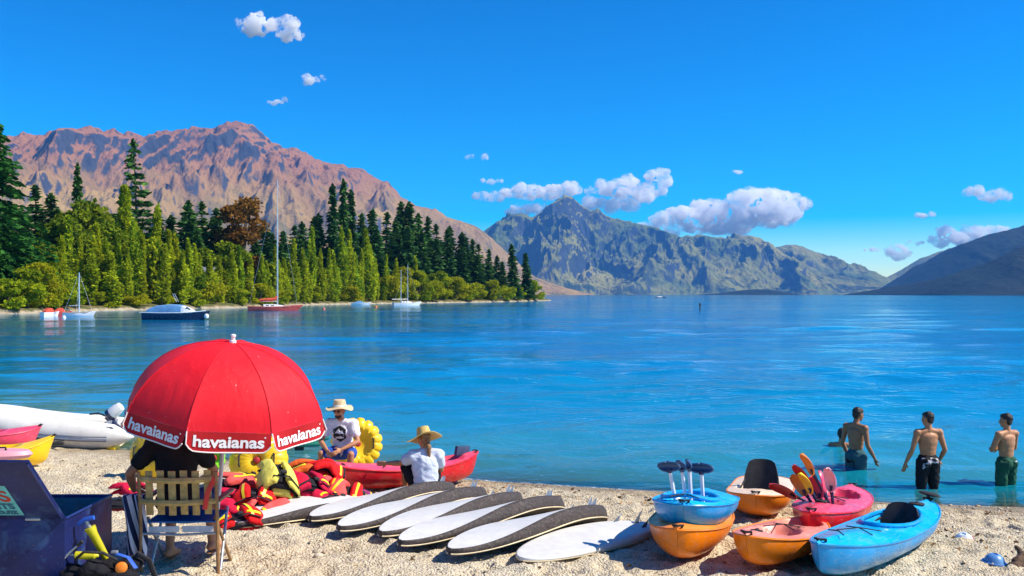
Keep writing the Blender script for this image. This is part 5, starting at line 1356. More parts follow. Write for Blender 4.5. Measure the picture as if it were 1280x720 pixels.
# ================================================================ FOLDING CHAIR, ITS SITTER AND TOWEL
old_wood = M('weathered_pale_wood', (0.50, 0.34, 0.11), 0.7, 0.3, 14, 0.35, 60, dirt=0.35, dirtcol=(0.16, 0.10, 0.05))
frame_wood = M('brown_frame_wood', (0.30, 0.16, 0.06), 0.6, 0.25, 12, 0.3, 60)
steel = M('grey_steel_tube', (0.45, 0.47, 0.48), 0.4, 0.15, 9, metal=0.6)
seat_white = cloth('white_seat_strap', (0.70, 0.70, 0.68))
seat_blue = cloth('blue_seat_cloth', (0.03, 0.16, 0.42))
CH = G(226, 716); CH = Vector((CH.x, CH.y, 0))
def chair():
    zb = gz(CH.x, CH.y + 0.2)
    t = thing('folding_chair', 'old folding beach chair with a slatted wooden back under the red umbrella', 'chair', (CH.x, CH.y, zb), rad(2))
    hw = 0.335
    # back posts, leaning toward the back, and the crossing legs
    for s in (-1, 1):
        MB().tube([(s * hw, -0.02, -0.02), (s * hw, -0.05, 0.45), (s * hw * 1.0, -0.10, 0.93)], [0.017, 0.017, 0.016], 8).build('back_post', frame_wood if s < 0 else frame_wood, t)
        MB().tube([(s * (hw - 0.04), 0.02, 0.50), (s * (hw - 0.03), 0.52, -0.02)], 0.015, 8).build('front_leg', frame_wood if s > 0 else steel, t)
        MB().tube([(s * (hw - 0.045), 0.46, 0.50), (s * (hw - 0.02), 0.12, -0.02)], 0.014, 8).build('rear_leg', steel, t)
        MB().box((s * hw, 0.20, 0.66), (0.05, 0.50, 0.025)).build('armrest', frame_wood, t, bevel=0.006)
    for z, y in ((0.865, -0.098), (0.665, -0.08)):
        MB().tube([(-hw, y + 0.012, z), (-hw * 0.5, y - 0.02, z - 0.008), (0, y - 0.032, z - 0.012), (hw * 0.5, y - 0.02, z - 0.008), (hw, y + 0.012, z)], 0.021, 6, flat=1.3).build('back_rail', old_wood, t)
    for i in range(6):
        x = -0.255 + i * 0.102; y = -0.055 - 0.022 * (1 - (x / 0.3) ** 2)
        MB().box((x, y, 0.735 + 0.006 * (i % 2)), (0.064, 0.016, 0.40), (rad(6), 0, rad(-x * 6))).build('slat', old_wood, t, bevel=0.006)
    MB().grid(9, 7, lambda u, v: ((u - 0.5) * 0.60, 0.0 + v * 0.46, 0.47 - 0.05 * math.sin(math.pi * u) * math.sin(math.pi * v))).build('seat', seat_blue, t, solid=0.012)
    for s in (-0.15, 0.15):
        MB().box((s, 0.0, 0.40), (0.27, 0.012, 0.055), (0, rad(3 * s), 0)).build('seat_strap', seat_white, t, bevel=0.004)
    MB().tube([(-hw, -0.045, 0.375), (0, -0.045, 0.36), (hw, -0.045, 0.375)], 0.012, 6).build('cross_bar', steel, t)
    MB().tube([(hw * 0.98, -0.1, 0.88), (hw * 0.8, -0.12, 0.75), (hw * 0.72, -0.11, 0.60)], 0.011, 6, flat=2.2).build('red_tie', M('red_tape', (0.62, 0.03, 0.02), 0.6), t)
    return t
chair()

def chair_sitter():
    zb = gz(CH.x, CH.y + 0.2)
    t = thing('person', 'person in a black T-shirt sitting in the slatted chair, head hidden under the umbrella', 'person', (CH.x - 0.10, CH.y + 0.02, zb + 0.03), rad(4))
    J = dict(pelvis=(0.02, 0.20, 0.59), chest=(0.0, 0.20, 0.91), neck=(-0.02, 0.25, 1.13), head=(-0.02, 0.33, 1.28), hf=(-0.1, 1, -0.35),
             shL=(-0.21, 0.20, 1.07), shR=(0.19, 0.22, 1.06), elL=(-0.40, 0.14, 0.84), elR=(0.30, 0.36, 0.82), wrL=(-0.42, 0.34, 0.65), wrR=(0.16, 0.56, 0.72), hdL=(0.2, 1, -0.2), hdR=(-0.3, 1, -0.1),
             hipL=(-0.08, 0.22, 0.56), hipR=(0.12, 0.22, 0.56), knL=(-0.15, 0.62, 0.54), knR=(0.20, 0.64, 0.54), anL=(-0.10, 0.34, 0.10), anR=(0.22, 0.60, 0.09), toL=(-0.07, 0.52, 0.035), toR=(0.25, 0.78, 0.035))
    pr, h = prims(J, 1.06)
    body = link('body', skinmesh(pr, ALL, 'body'), skin_tan, t); face(body, h)
    hair(t, h, hair_dark)
    shirt(t, pr, tee_black, 0.02); shorts(t, pr, navy_cloth, 0.022)
    for s, a in (('L', V3((-0.10, 0.34, 0.10))), ('R', V3((0.22, 0.60, 0.09)))):
        f_ = V3((0.03, 0.18, 0)).normalized()
        MB().ell(a + f_ * 0.06 - V3((0, 0, 0.085)), (0.055, 0.15, 0.014), Matrix.Rotation(-0.16, 3, 'Z'), 14, 8).build('sandal', teak, t)
chair_sitter()

def striped_towel():
    t0 = NT('striped_towel'); v = t0.coord(); sp = t0.n('SeparateXYZ'); t0.set(sp.inputs[0], v)
    k = t0.math('FRACT', t0.math('MULTIPLY', t0.math('ADD', sp.outputs[0], t0.math('MULTIPLY', sp.outputs[2], 0.22)), 19.0))
    c = t0.mix(t0.math('GREATER_THAN', k, 0.5), (0.02, 0.03, 0.08), (0.66, 0.68, 0.74))
    m = t0.done(t0.pbsdf(c, 0.9, 0, t0.bump(t0.noise(v, 200, 2), 0.4, 0.004), 0.15))
    zb = gz(CH.x, CH.y)
    def f(u, v_):
        q = v_ * 0.78
        z = 0.66 - max(0, q - 0.16); y = 0.05 + min(q, 0.16) * -0.6 - 0.02 * math.sin(u * 9)
        return ((u - 0.5) * 0.19 + 0.02 * math.sin(z * 6), y + 0.02 * math.sin(u * 12 + z * 5), z)
    o = MB().grid(16, 22, f).build('striped_towel', m, None, solid=0.006)
    o.location = (CH.x - 0.40, CH.y + 0.02, zb + 0.03)
    tag(o, 'dark blue and white striped towel hanging over the arm of the chair', 'towel')
striped_towel()

# ================================================================ UMBRELLA
def text_geo(body, size=1.0, bold=0.02):
    cu = bpy.data.curves.new('txt', 'FONT'); cu.body = body; cu.size = size; cu.offset = bold; cu.align_x = 'CENTER'; cu.resolution_u = 5
    o = bpy.data.objects.new('txt', cu); COL.objects.link(o)
    me = bpy.data.meshes.new_from_object(o.evaluated_get(bpy.context.evaluated_depsgraph_get()))
    vs_ = [v.co.copy() for v in me.vertices]; fs = [tuple(p.vertices) for p in me.polygons]
    bpy.data.objects.remove(o); bpy.data.curves.remove(cu); bpy.data.meshes.remove(me)
    return vs_, fs

def umbrella_cloth(name, col, col2):
    t = NT(name); v = t.coord()
    c = t.mix(t.rng(t.noise(v, 2.2, 4), 0.35, 0.65), col, col2)
    c = t.mix(t.math('MULTIPLY', t.rng(t.noise(v, 45, 2, 0.5), 0.765, 0.78), 0.7), c, (0.8, 0.7, 0.66))
    nrm = t.bump(t.noise(t.vscale(v, (1, 1, 0.35)), 6.0, 3, 0.5, 0.5), 0.32, 0.04)
    nrm = t.bump(t.noise(v, 300, 2), 0.2, 0.002, nrm)
    s1 = t.pbsdf(c, 0.62, 0, nrm, 0.3)
    tr = t.n('BsdfTranslucent'); t.set(tr.inputs[0], c)
    mx = t.n('MixShader'); mx.inputs[0].default_value = 0.14
    t.t.links.new(s1, mx.inputs[1]); t.t.links.new(tr.outputs[0], mx.inputs[2])
    return t.done(mx.outputs[0])
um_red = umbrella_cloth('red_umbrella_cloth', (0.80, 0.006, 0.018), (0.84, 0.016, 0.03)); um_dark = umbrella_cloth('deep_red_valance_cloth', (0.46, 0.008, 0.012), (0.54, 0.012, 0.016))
um_white = M('white_print', (0.82, 0.80, 0.80), 0.7, 0.05); um_pipe = M('pale_piping', (0.80, 0.74, 0.72), 0.7, 0.08)

def umbrella():
    apex = W(291, 428, 8.92); base = W(266, 700, 9.22); base.z = gz(base.x, base.y) - 0.05
    ax = (apex - base); Hh = ax.length; ax.normalize()
    t = thing('beach_umbrella', 'large red beach umbrella with white lettering on its valance', 'umbrella', base)
    q = ax.to_track_quat('Z', 'Y').to_matrix()
    # turn the canopy so that one panel faces the photographer
    R, Hc, N = 0.915, 0.60, 8
    loc = q.inverted() @ Vector((0, -1, 0)); a0 = math.atan2(loc.y, loc.x) + rad(19)
    t.rotation_euler = q.to_euler()
    ph1 = rad(76); R0, H0 = R / math.sin(ph1), Hc / (1 - math.cos(ph1))
    def rib(a, s):
        p = s * ph1; return Vector((R0 * math.sin(p) * math.cos(a), R0 * math.sin(p) * math.sin(a), Hh - H0 * (1 - math.cos(p))))
    txt, tf = text_geo('havaianas', 1.0, 0.028)
    xs = [v.x for v in txt]; x0, x1 = min(xs), max(xs)
    for k in range(N):
        a1, a2 = a0 + (k - 0.5) * 2 * math.pi / N, a0 + (k + 0.5) * 2 * math.pi / N
        def pan(u, s):
            s_ = 0.012 + s * 0.988
            p, r = rib(a1, s_), rib(a2, s_); c = p.lerp(r, u)
            e = 4 * u * (1 - u)
            out = Vector((math.cos(a0 + k * 2 * math.pi / N), math.sin(a0 + k * 2 * math.pi / N), 0.35))
            return c + out * (0.006 * e * math.sin(s_ * math.pi * 0.9)) 
        MB().grid(13, 19, lambda u, v: pan(u, v)).build('canopy_panel', um_red, t, sharp=0)
        mid = a0 + k * 2 * math.pi / N; out = Vector((math.cos(mid), math.sin(mid), 0))
        def val(u, v):
            e = rib(a1, 1.0).lerp(rib(a2, 1.0), u) + out * 0.006 * 4 * u * (1 - u) * math.sin(math.pi * 0.9)
            corner = 1 - 0.34 * max(0, abs(2 * u - 1) - 0.80) / 0.20 * max(0, abs(2 * u - 1) - 0.80) / 0.20
            drop = 0.155 * v * corner * (1 + 0.10 * math.sin(math.pi * u))
            return e + Vector((0, 0, -drop)) + out * (0.035 * v + 0.012 * math.sin(u * 8 + k) * v)
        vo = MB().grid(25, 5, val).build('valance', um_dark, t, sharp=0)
        MB().tube([val(u / 24, 1.0) for u in range(25)], 0.0065, 5).build('piping', um_pipe, vo)
        MB().tube([val(0.0, v / 3) + out * 0.004 for v in range(4)], 0.006, 5).build('side_piping', um_pipe, vo)
        mb = MB(); vs_ = []
        for p in txt:
            u = 0.5 + (p.x - (x0 + x1) / 2) / (x1 - x0) * 0.84; v = 0.74 - p.y * 0.80
            vs_.append(val(u, v) + out * 0.006)
        mb.add(vs_, tf).build('lettering', um_white, vo, False, fix=False)
        dot = val(0.925, 0.22) + out * 0.006; tn = Vector((-out.y, out.x, 0))
        MB().add([dot + tn * 0.008 * math.cos(j * 0.785) + Vector((0, 0, 0.008 * math.sin(j * 0.785))) for j in range(8)], [tuple(range(8))]).build('trademark_dot', um_white, vo, False)
        MB().tube([rib(a1, s / 10) - Vector((0, 0, 0.012)) for s in range(11)], 0.006, 5).build('rib', steel, t)
        MB().cyl(rib(a1, 0.55) - Vector((0, 0, 0.015)), (0.02 * math.cos(a1), 0.02 * math.sin(a1), Hh - 0.62), 0.005, None, 5).build('strut', steel, t)
        sm = [pan(0.0, s / 14) + Vector((math.cos(a1), math.sin(a1), 0.6)) * 0.002 for s in range(15)]
        MB().tube(sm, 0.0045, 5).build('seam', um_red, t)
    MB().cyl((0, 0, 0), (0, 0, Hh), 0.019, None, 10).build('pole', M('white_pole', (0.72, 0.74, 0.76), 0.4), t)
    MB().lathe([(0.034, Hh - 0.66), (0.034, Hh - 0.58), (0.02, Hh - 0.56)], 10).build('runner', paint_white, t)
    MB().lathe([(0.034, Hh - 0.005), (0.030, Hh + 0.02), (0.019, Hh + 0.028), (0.019, Hh + 0.055), (0.026, Hh + 0.062), (0.022, Hh + 0.075), (0.004, Hh + 0.08)], 12).build('finial', paint_white, t)
umbrella()

# ================================================================ BLUE GEAR BOX
def box_paint():
    t = NT('worn_blue_paint'); v = t.coord()
    c = t.mix(t.rng(t.noise(v, 2.5, 5), 0.3, 0.7), (0.006, 0.010, 0.07), (0.010, 0.026, 0.16))
    c = t.mix(t.math('MULTIPLY', t.rng(t.noise(v, 3.3, 6, 0.7, 0.5), 0.52, 0.62), 0.5), c, (0.05, 0.12, 0.28))
    c = t.mix(t.math('MULTIPLY', t.rng(t.noise(v, 2.1, 5, 0.65), 0.58, 0.66), 0.5), c, (0.08, 0.02, 0.12))
    c = t.mix(t.rng(t.noise(v, 26, 5, 0.75), 0.66, 0.7), c, (0.30, 0.20, 0.14))
    return t.done(t.pbsdf(c, 0.45, 0.1, t.bump(t.noise(v, 30, 4), 0.25, 0.01), 0.4))
bx_paint = box_paint(); bx_in = M('teal_box_lining', (0.02, 0.16, 0.22), 0.6, 0.25, 5, dirt=0.3); sign_teal = M('turquoise_sign', (0.12, 0.50, 0.56), 0.5, 0.15, 9); sign_red = M('red_sign_print', (0.50, 0.03, 0.02), 0.6); sign_ink = M('dark_teal_sign_print', (0.02, 0.13, 0.22), 0.6)
def gear_box():
    x1, y0, Wd, Dp, top = -3.63, 7.80, 1.45, 0.90, 1.18
    zb = gz(x1 - 0.5, y0 + 0.4); Hh = top - zb
    t = thing('gear_box', 'big battered blue metal gear box with its lid thrown open', 'box', (x1, y0, zb), (0, 0, 0))
    th = 0.02
    MB().box((-Wd / 2, 0.0, Hh / 2), (Wd, th, Hh)).build('front_panel', bx_paint, t, bevel=0.004)
    MB().box((-Wd / 2, Dp, Hh / 2), (Wd, th, Hh)).build('back_panel', bx_paint, t, bevel=0.004)
    MB().box((-th / 2, Dp / 2, Hh / 2), (th, Dp - th - 0.002, Hh - 0.003)).build('end_panel', bx_paint, t, bevel=0.004)
    MB().box((-Wd + th / 2, Dp / 2, Hh / 2), (th, Dp - th - 0.002, Hh - 0.003)).build('end_panel', bx_paint, t, bevel=0.004)
    MB().box((-Wd / 2, Dp / 2, 0.02), (Wd - 0.05, Dp - 0.03, 0.02)).build('floor_panel', bx_in, t)
    MB().grid(2, 2, lambda u, v: (-0.03 - u * (Wd - 0.06), Dp - 0.014, 0.04 + v * (Hh - 0.06))).build('lining', bx_in, t, solid=0.002)
    MB().tube([(0.004, 0, Hh), (0.004, Dp, Hh), (-Wd, Dp, Hh), (-Wd, 0, Hh)], 0.011, 6).build('rim', M('dark_blue_rim', (0.012, 0.03, 0.16), 0.4), t)
    # lid leans out over the near side
    la = math.atan2(-0.58, 0.56); Ll = 0.82
    ly, lz = math.sin(la), math.cos(la); n_ = Vector((0, -lz, ly))                  # outward normal of the lid's outer face
    lid = MB().box((-Wd / 2, ly * Ll / 2, Hh + lz * Ll / 2), (Wd, 0.022, Ll), (-la, 0, 0)).build('lid', bx_paint, t, bevel=0.004)
    def on(x, s, off): return Vector((x, ly * s, Hh + lz * s)) + n_ * off
    for x in (-0.012, -Wd + 0.012): MB().tube([on(x, 0.02, 0.014), on(x, Ll - 0.02, 0.014)], 0.010, 6).build('lid_edge', M('dark_blue_rim', (0, 0, 0)), lid)
    for x in (-0.25, -1.1): MB().cyl((x - 0.06, -0.018, Hh), (x + 0.06, -0.018, Hh), 0.014, None, 8).build('hinge', steel, t)
    sx = -0.30
    MB().add([on(sx - 0.85, 0.07, 0.0135), on(sx, 0.07, 0.0135), on(sx, 0.50, 0.0135), on(sx - 0.85, 0.50, 0.0135)], [(0, 1, 2, 3)]).build('sign', sign_teal, lid, False)
    for txt, sz, s0, m, xr in (('TS', 0.25, 0.28, sign_red, -0.02), ('OUNTS', 0.13, 0.17, sign_ink, -0.03), ('.co.nz', 0.115, 0.095, sign_ink, -0.03)):
        vs_, fs = text_geo(txt, sz, 0.006); xm = max(v.x for v in vs_)
        MB().add([on(sx + xr + (v.x - xm) * 0.8, s0 + v.y * 0.85, 0.0160) for v in vs_], fs).build('lettering', m, lid, False, fix=False)
    for i in range(3): 
        MB().ell(on(-0.55 - i * 0.05, 0.70, 0.014), (0.008, 0.008, 0.008), None, 6, 4).build('rivet', steel, lid)
    # faded round badge painted on the front
    MB().add([Vector((-0.78 + 0.20 * math.cos(a * 0.2618), -0.0135, Hh * 0.55 + 0.20 * math.sin(a * 0.2618))) for a in range(24)], [tuple(range(24))]).build('faded_badge', M('faded_blue_badge', (0.05, 0.16, 0.42), 0.6, 0.5, 6), t, False)
    return t
gear_box()

# gear lying against the box
bag_black = cloth('black_mesh_bag', (0.010, 0.010, 0.014), 0.3, 0.6); tool_yellow = M('yellow_green_plastic', (0.55, 0.50, 0.01), 0.4); tool_blue = M('blue_strap', (0.02, 0.10, 0.50), 0.6); float_orange = M('orange_float_cap', (0.85, 0.22, 0.01), 0.4)
def gear_heap():
    c = Vector((-3.36, 7.92, 0)); c.z = gz(c.x, c.y)
    mb = MB(); rg = random.Random(4)
    for _ in range(16): mb.ell(c + Vector((rg.uniform(-0.26, 0.22), rg.uniform(-0.16, 0.18), rg.uniform(0.03, 0.20))), (rg.uniform(0.07, 0.14), rg.uniform(0.07, 0.12), rg.uniform(0.05, 0.10)))
    bag = thing('gear_bag', 'black mesh bag of snorkelling gear slumped against the blue box', 'bag', c)
    me = remesh(mb, 'sack', 0.014, 3, 0.5, 0.02, 7); me.transform(Matrix.Translation(-c)); link('sack', me, bag_black, bag)
    MB().tube([(-0.2, -0.1, 0.26), (-0.1, -0.16, 0.34), (0.05, -0.15, 0.33), (0.14, -0.1, 0.26)], 0.012, 6).build('strap', webbing, bag)
    MB().tube([(0.2, 0.05, 0.2), (0.28, 0.0, 0.28), (0.36, 0.02, 0.22), (0.42, 0.0, 0.08)], 0.014, 6, flat=1.8).build('strap', webbing, bag)
    a = thing('hand_pump', 'yellow-green hand pump with a blue head leaning on the blue box', 'pump', c + Vector((-0.02, 0.08, 0.22)), (rad(8), rad(-24), 0))
    MB().lathe([(0.022, 0), (0.03, 0.02), (0.036, 0.24), (0.045, 0.28), (0.045, 0.30)], 12).build('barrel', tool_yellow, a)
    MB().cyl((0, 0, 0.30), (0, 0, 0.36), 0.014, None, 8).build('rod', steel, a)
    MB().tube([(-0.07, 0, 0.36), (0, 0, 0.375), (0.07, 0, 0.36)], 0.02, 8).build('grip', tool_blue, a)
    p = thing('snorkel', 'grey bent wire handle with a yellow float lying on the black bag', 'snorkel', c + Vector((-0.12, -0.08, 0.29)), (0, rad(4), rad(8)))
    MB().lathe([(0.012, -0.09), (0.032, -0.08), (0.034, 0.07), (0.018, 0.085), (0.010, 0.10)], 12, (0, 0, 0), Matrix.Rotation(rad(90), 3, 'Y')).build('float', tool_yellow, p)
    MB().tube([(-0.09, 0, 0), (-0.20, 0, 0.0), (-0.23, 0, -0.06), (-0.24, 0, -0.10)], 0.007, 6).build('wire', steel, p)
    d = thing('diving_torch', 'black tube with an orange end cap lying on the black bag', 'torch', c + Vector((0.19, -0.10, 0.20)), (rad(78), 0, rad(12)))
    MB().lathe([(0.035, -0.14), (0.036, 0.02), (0.044, 0.05)], 12).build('tube', webbing, d)
    MB().lathe([(0.046, 0.05), (0.046, 0.075), (0.03, 0.085), (0.004, 0.087)], 14).build('cap', float_orange, d)
    e = thing('webbing_strap', 'blue webbing strap trailing over the black bag', 'strap', c + Vector((0.10, -0.02, 0.25)))
    MB().tube([(-0.08, 0.02, 0.02), (0.0, -0.02, 0.05), (0.12, -0.04, 0.02), (0.2, -0.08, -0.06)], 0.022, 6, flat=0.3).build('band', tool_blue, e)
    MB().box((0.0, -0.025, 0.06), (0.05, 0.035, 0.02)).build('buckle', steel, e, bevel=0.004)
    g = thing('metal_hook', 'bent grey metal rod standing out of the black bag', 'rod', c + Vector((-0.22, -0.12, 0.20)))
    MB().tube([(-0.05, 0, -0.05), (-0.07, 0, 0.06), (-0.02, 0, 0.12), (0.06, 0, 0.19)], 0.009, 6).build('rod', steel, g)
    MB().cyl((0.05, 0, 0.18), (0.09, 0, 0.215), 0.014, None, 8).build('grip', webbing, g)
    n = thing('snorkel_mask', 'grey-blue snorkel mask dropped in front of the blue box', 'mask', c + Vector((-0.34, -0.22, 0.10)), (rad(40), 0, rad(-20)))
    MB().tube([(0.09 * math.cos(a_) * (1 + 0.2 * abs(math.cos(a_))), 0, 0.055 * math.sin(a_)) for a_ in np.linspace(0, 6.283, 20, endpoint=False)], 0.018, 6, True).build('frame', M('grey_blue_rubber', (0.12, 0.18, 0.24), 0.5), n)
    MB().ell((0, 0.005, 0), (0.095, 0.008, 0.05), None, 14, 6).build('lens', glass_dark, n)
gear_heap()

# ================================================================ INFLATABLES
infl_yellow = M('yellow_inflatable_vinyl', (0.88, 0.55, 0.004), 0.35, 0.12, 4, 0.1, 20, coat=0.1); lime = M('lime_green_vinyl', (0.25, 0.75, 0.02), 0.4)
def tow_tube(label, centre, R, thick, look, lobes=14, hole=0.06, mat=infl_yellow, amp=0.04):
    t = thing('inflatable_tube', label, 'inflatable', centre)
    t.rotation_euler = Vector(look).to_track_quat('Z', 'Y').to_euler()
    n = lobes * 6; prof = []
    for k in range(15):
        q = -math.pi / 2 + math.pi * k / 14; prof.append((math.cos(q), math.sin(q)))
    rings = []
    for (cr, sz) in [(hole, -0.55)] + [(hole + (1 - hole) * (1 - (1 - c) ** 1.0 * 1.0), s) for c, s in [(math.cos(q) ** 0.65, math.sin(q)) for q in np.linspace(-1.48, 1.48, 17)]] + [(hole, 0.55)]:
        ring = []
        for j in range(n):
            a = 2 * math.pi * j / n; w = 1 - amp * (1 - abs(math.sin(a * lobes / 2))) ** 2 * 2.2
            r = R * cr * (w if cr > 0.3 else 1)
            ring.append(Vector((r * math.cos(a), r * math.sin(a), thick / 2 * sz * (1 - min(0.1, amp * 1.5) * (1 - abs(math.sin(a * lobes / 2))) ** 3))))
        rings.append(ring)
    MB().rings(rings).build('tube', mat, t, sharp=70)
    MB().lathe([(0.05, thick * 0.40), (0.045, thick * 0.52), (0.02, thick * 0.55)], 10, (0, 0, 0)).build('valve', M('red_valve', (0.5, 0.03, 0.03), 0.5), t)
    for s in (-1, 1): MB().tube([(s * R * 0.55, -0.09, thick * 0.44), (s * R * 0.58, -0.07, thick * 0.52), (s * R * 0.58, 0.07, thick * 0.52), (s * R * 0.55, 0.09, thick * 0.44)], 0.012, 6).build('grab_handle', webbing, t)
    return t
c2 = G(320, 612); tow_tube('round yellow pleated tow tube propped up under the umbrella edge', (c2.x, c2.y + 0.15, c2.z + 0.37), 0.42, 0.42, (0.10, -1, 0.32), 22, 0.05, infl_yellow, 0.012)
c1 = G(192, 600); tow_tube('yellow tow tube standing behind the person in the slatted chair', (c1.x, c1.y + 0.1, c1.z + 0.38), 0.42, 0.40, (-0.25, -1, 0.2), 22, 0.05, infl_yellow, 0.012)
c3 = G(436, 600); tow_tube('yellow scalloped tow tube standing behind the man in the sun hat', (c3.x, c3.y + 0.75, c3.z + 0.45), 0.43, 0.30, (0.35, -1, 0.12), 16, 0.5, infl_yellow, 0.045)
cg = G(264, 612); tow_tube('lime green swim ring standing behind the chair', (cg.x, cg.y + 0.1, cg.z + 0.42), 0.17, 0.12, (0.3, -1, 0.3), 8, 0.45, lime)

def dinghy():
    hyp = M('white_hypalon', (0.74, 0.72, 0.66), 0.5, 0.1, 4, dirt=0.12); grey = M('grey_rub_strake', (0.17, 0.19, 0.24), 0.6); cream = M('stained_cream_hypalon', (0.62, 0.52, 0.32), 0.6, 0.2, 5, dirt=0.2)
    tip = W(158, 549, 18.3); yaw = rad(-3)
    t = thing('inflatable_dinghy', 'white inflatable dinghy with grey stripes and a tilted outboard motor', 'boat', (tip.x + 0.12, tip.y + 0.52, 0.0), yaw)
    r = 0.28; B = 0.42
    def path(side):
        pts, rs = [], []
        for x, z, rr in ((0.0, 0.27, 0.015), (-0.12, 0.27, 0.09), (-0.42, 0.28, 0.23), (-0.9, 0.29, r), (-1.6, 0.33, r), (-2.3, 0.40, r)):
            pts.append(Vector((x, side * B, z))); rs.append(rr)
        return pts, rs
    pn, rn = path(-1); pf, rf = path(1)
    bow, br = [], []
    for k in range(1, 8):
        a = -math.pi / 2 + math.pi * k / 8
        bow.append(Vector((-2.3 - 0.95 * math.cos(a), B * math.sin(a), 0.40 + 0.16 * math.cos(a)))); br.append(r)
    MB().tube(pn + bow + pf[::-1], rn + br + rf[::-1], 16).build('buoyancy_tube', hyp, t, sharp=0)
    for dz, m, w in ((-0.05, grey, 0.03), (0.012, grey, 0.012)):
        pts = [p + Vector((0, -1, 0)) * (rr - 0.004) * math.cos(0.1) + Vector((0, 0, dz)) for p, rr in zip(pn[2:], rn[2:])] + [b + (b - Vector((-2.3, 0, b.z))).normalized() * (r - 0.006) + Vector((0, 0, dz)) for b in bow[:5]]
        MB().tube(pts, w, 6).build('rub_strake', m, t)
    for k in range(2):
        MB().box((-0.98, -B - 0.195, 0.385 - k * 0.07), (0.42, 0.012, 0.045), (rad(30 - 14 * k), 0, 0)).build('stripe_mark', M('pale_blue_mark', (0.35, 0.50, 0.66), 0.6), t)
    for x in (-0.42, -1.35, -2.1):
        MB().tube([(x - 0.08, -B - 0.10, 0.44 + (-x - 0.9) * 0.05), (x - 0.05, -B - 0.13, 0.49 + (-x - 0.9) * 0.05), (x + 0.05, -B - 0.13, 0.49 + (-x - 0.9) * 0.05), (x + 0.08, -B - 0.10, 0.44 + (-x - 0.9) * 0.05)], 0.014, 6).build('grab_handle', grey, t)
    MB().grid(12, 9, lambda u, v: (-0.45 - u * 2.3, (v - 0.5) * 2 * B * (1 - 0.5 * u ** 4), 0.02 + 0.10 * abs(v - 0.5) * 2 + 0.22 * u ** 2)).build('hull_bottom', cream, t, solid=0.02)
    MB().box((-0.66, 0, 0.32), (0.04, 2 * B - 0.35, 0.42), (0, rad(6), 0)).build('transom', grey, t, bevel=0.008)
    MB().box((-1.4, 0, 0.46), (0.24, 2 * B - 0.3, 0.03)).build('thwart', teak, t, bevel=0.006)
    MB().box((-0.40, -B + 0.0, 0.06), (0.16, 0.22, 0.08)).build('yellow_wheel_pad', pl_yellow, t, bevel=0.02)
    # outboard tilted up on the transom
    mo = MB().lathe([(0.02, -0.02), (0.13, 0.0), (0.15, 0.10), (0.14, 0.30), (0.11, 0.40), (0.03, 0.43)], 14, (-0.72, 0.05, 0.60), Matrix.Rotation(rad(52), 3, 'Y') * 0.8).build('outboard_motor', paint_white, t, sharp=30)
    MB().lathe([(0.154, 0.02), (0.16, 0.06), (0.156, 0.12)], 14, (-0.72, 0.05, 0.60), Matrix.Rotation(rad(52), 3, 'Y') * 0.8).build('cowling_band', paint_navy, mo)
    MB().tube([(-0.74, 0.05, 0.60), (-0.58, 0.05, 0.42), (-0.36, 0.05, 0.26)], [0.07, 0.06, 0.035], 8).build('motor_leg', paint_navy, mo)
    MB().tube([(-0.76, 0.05, 0.60), (-0.92, 0.05, 0.66), (-1.1, 0.05, 0.64)], 0.018, 7).build('tiller', webbing, mo)
    # painter rope over the side
    MB().tube([(-1.85, -B - 0.05, 0.60), (-1.9, -B - 0.26, 0.42), (-2.1, -B - 0.42, 0.22), (-2.35, -B - 0.6, 0.10), (-2.6, -B - 0.8, 0.12)], 0.010, 6).build('painter_rope', webbing, t)
dinghy()

def crate(label, px, py, size, m, yaw):
    p = G(px, py); t = thing('launch_trolley', label, 'trolley', p, yaw)
    for s in (-1, 1): MB().cyl((-size[0] / 2, s * size[1] / 2, size[2]), (size[0] / 2, s * size[1] / 2, size[2]), 0.025, None, 7).build('side_bar', m, t)
    for k in range(4): MB().box((-size[0] / 2 + size[0] * (k + 0.5) / 4, 0, size[2] + 0.02), (0.05, size[1], 0.03)).build('cross_bar', m, t)
    for s in (-1, 1): MB().lathe([(0.02, -0.04), (size[2], -0.035), (size[2] * 1.0, 0.035), (0.02, 0.04)], 16, (0.1, s * (size[1] / 2 + 0.06), size[2]), Matrix.Rotation(rad(90), 3, 'X')).build('wheel', black_rubber, t)
crate('low dark launching trolley lying between dinghy and pink-red kayak', 52, 560, (1.0, 0.5, 0.12), webbing, rad(4))

def float_rig():
    p = L(372, 561)
    t = thing('float_rig', 'small green-barred float with a black motor moored behind the umbrella', 'float', p, rad(3))
    g = M('green_pontoon', (0.03, 0.22, 0.14), 0.4)
    for y, z in ((-0.2, 0.10), (0.45, 0.10)): MB().tube([(-0.8, y, z), (-0.6, y, z + 0.02), (0.42, y, z + 0.02), (0.55, y, z + 0.04)], [0.03, 0.055, 0.055, 0.02], 8).build('pontoon', g, t)
    for x in (-0.5, 0.15): MB().cyl((x, -0.2, 0.15), (x, 0.45, 0.15), 0.02, None, 6).build('cross_bar', g, t)
    MB().box((0.06, -0.16, 0.05), (0.17, 0.13, 0.11)).build('motor', webbing, t, bevel=0.02)
    MB().lathe([(0.09, 0.16), (0.10, 0.22), (0.06, 0.34), (0.01, 0.37)], 10, (0.1, 0.1, 0.05)).build('cowl', paint_white, t)
float_rig()

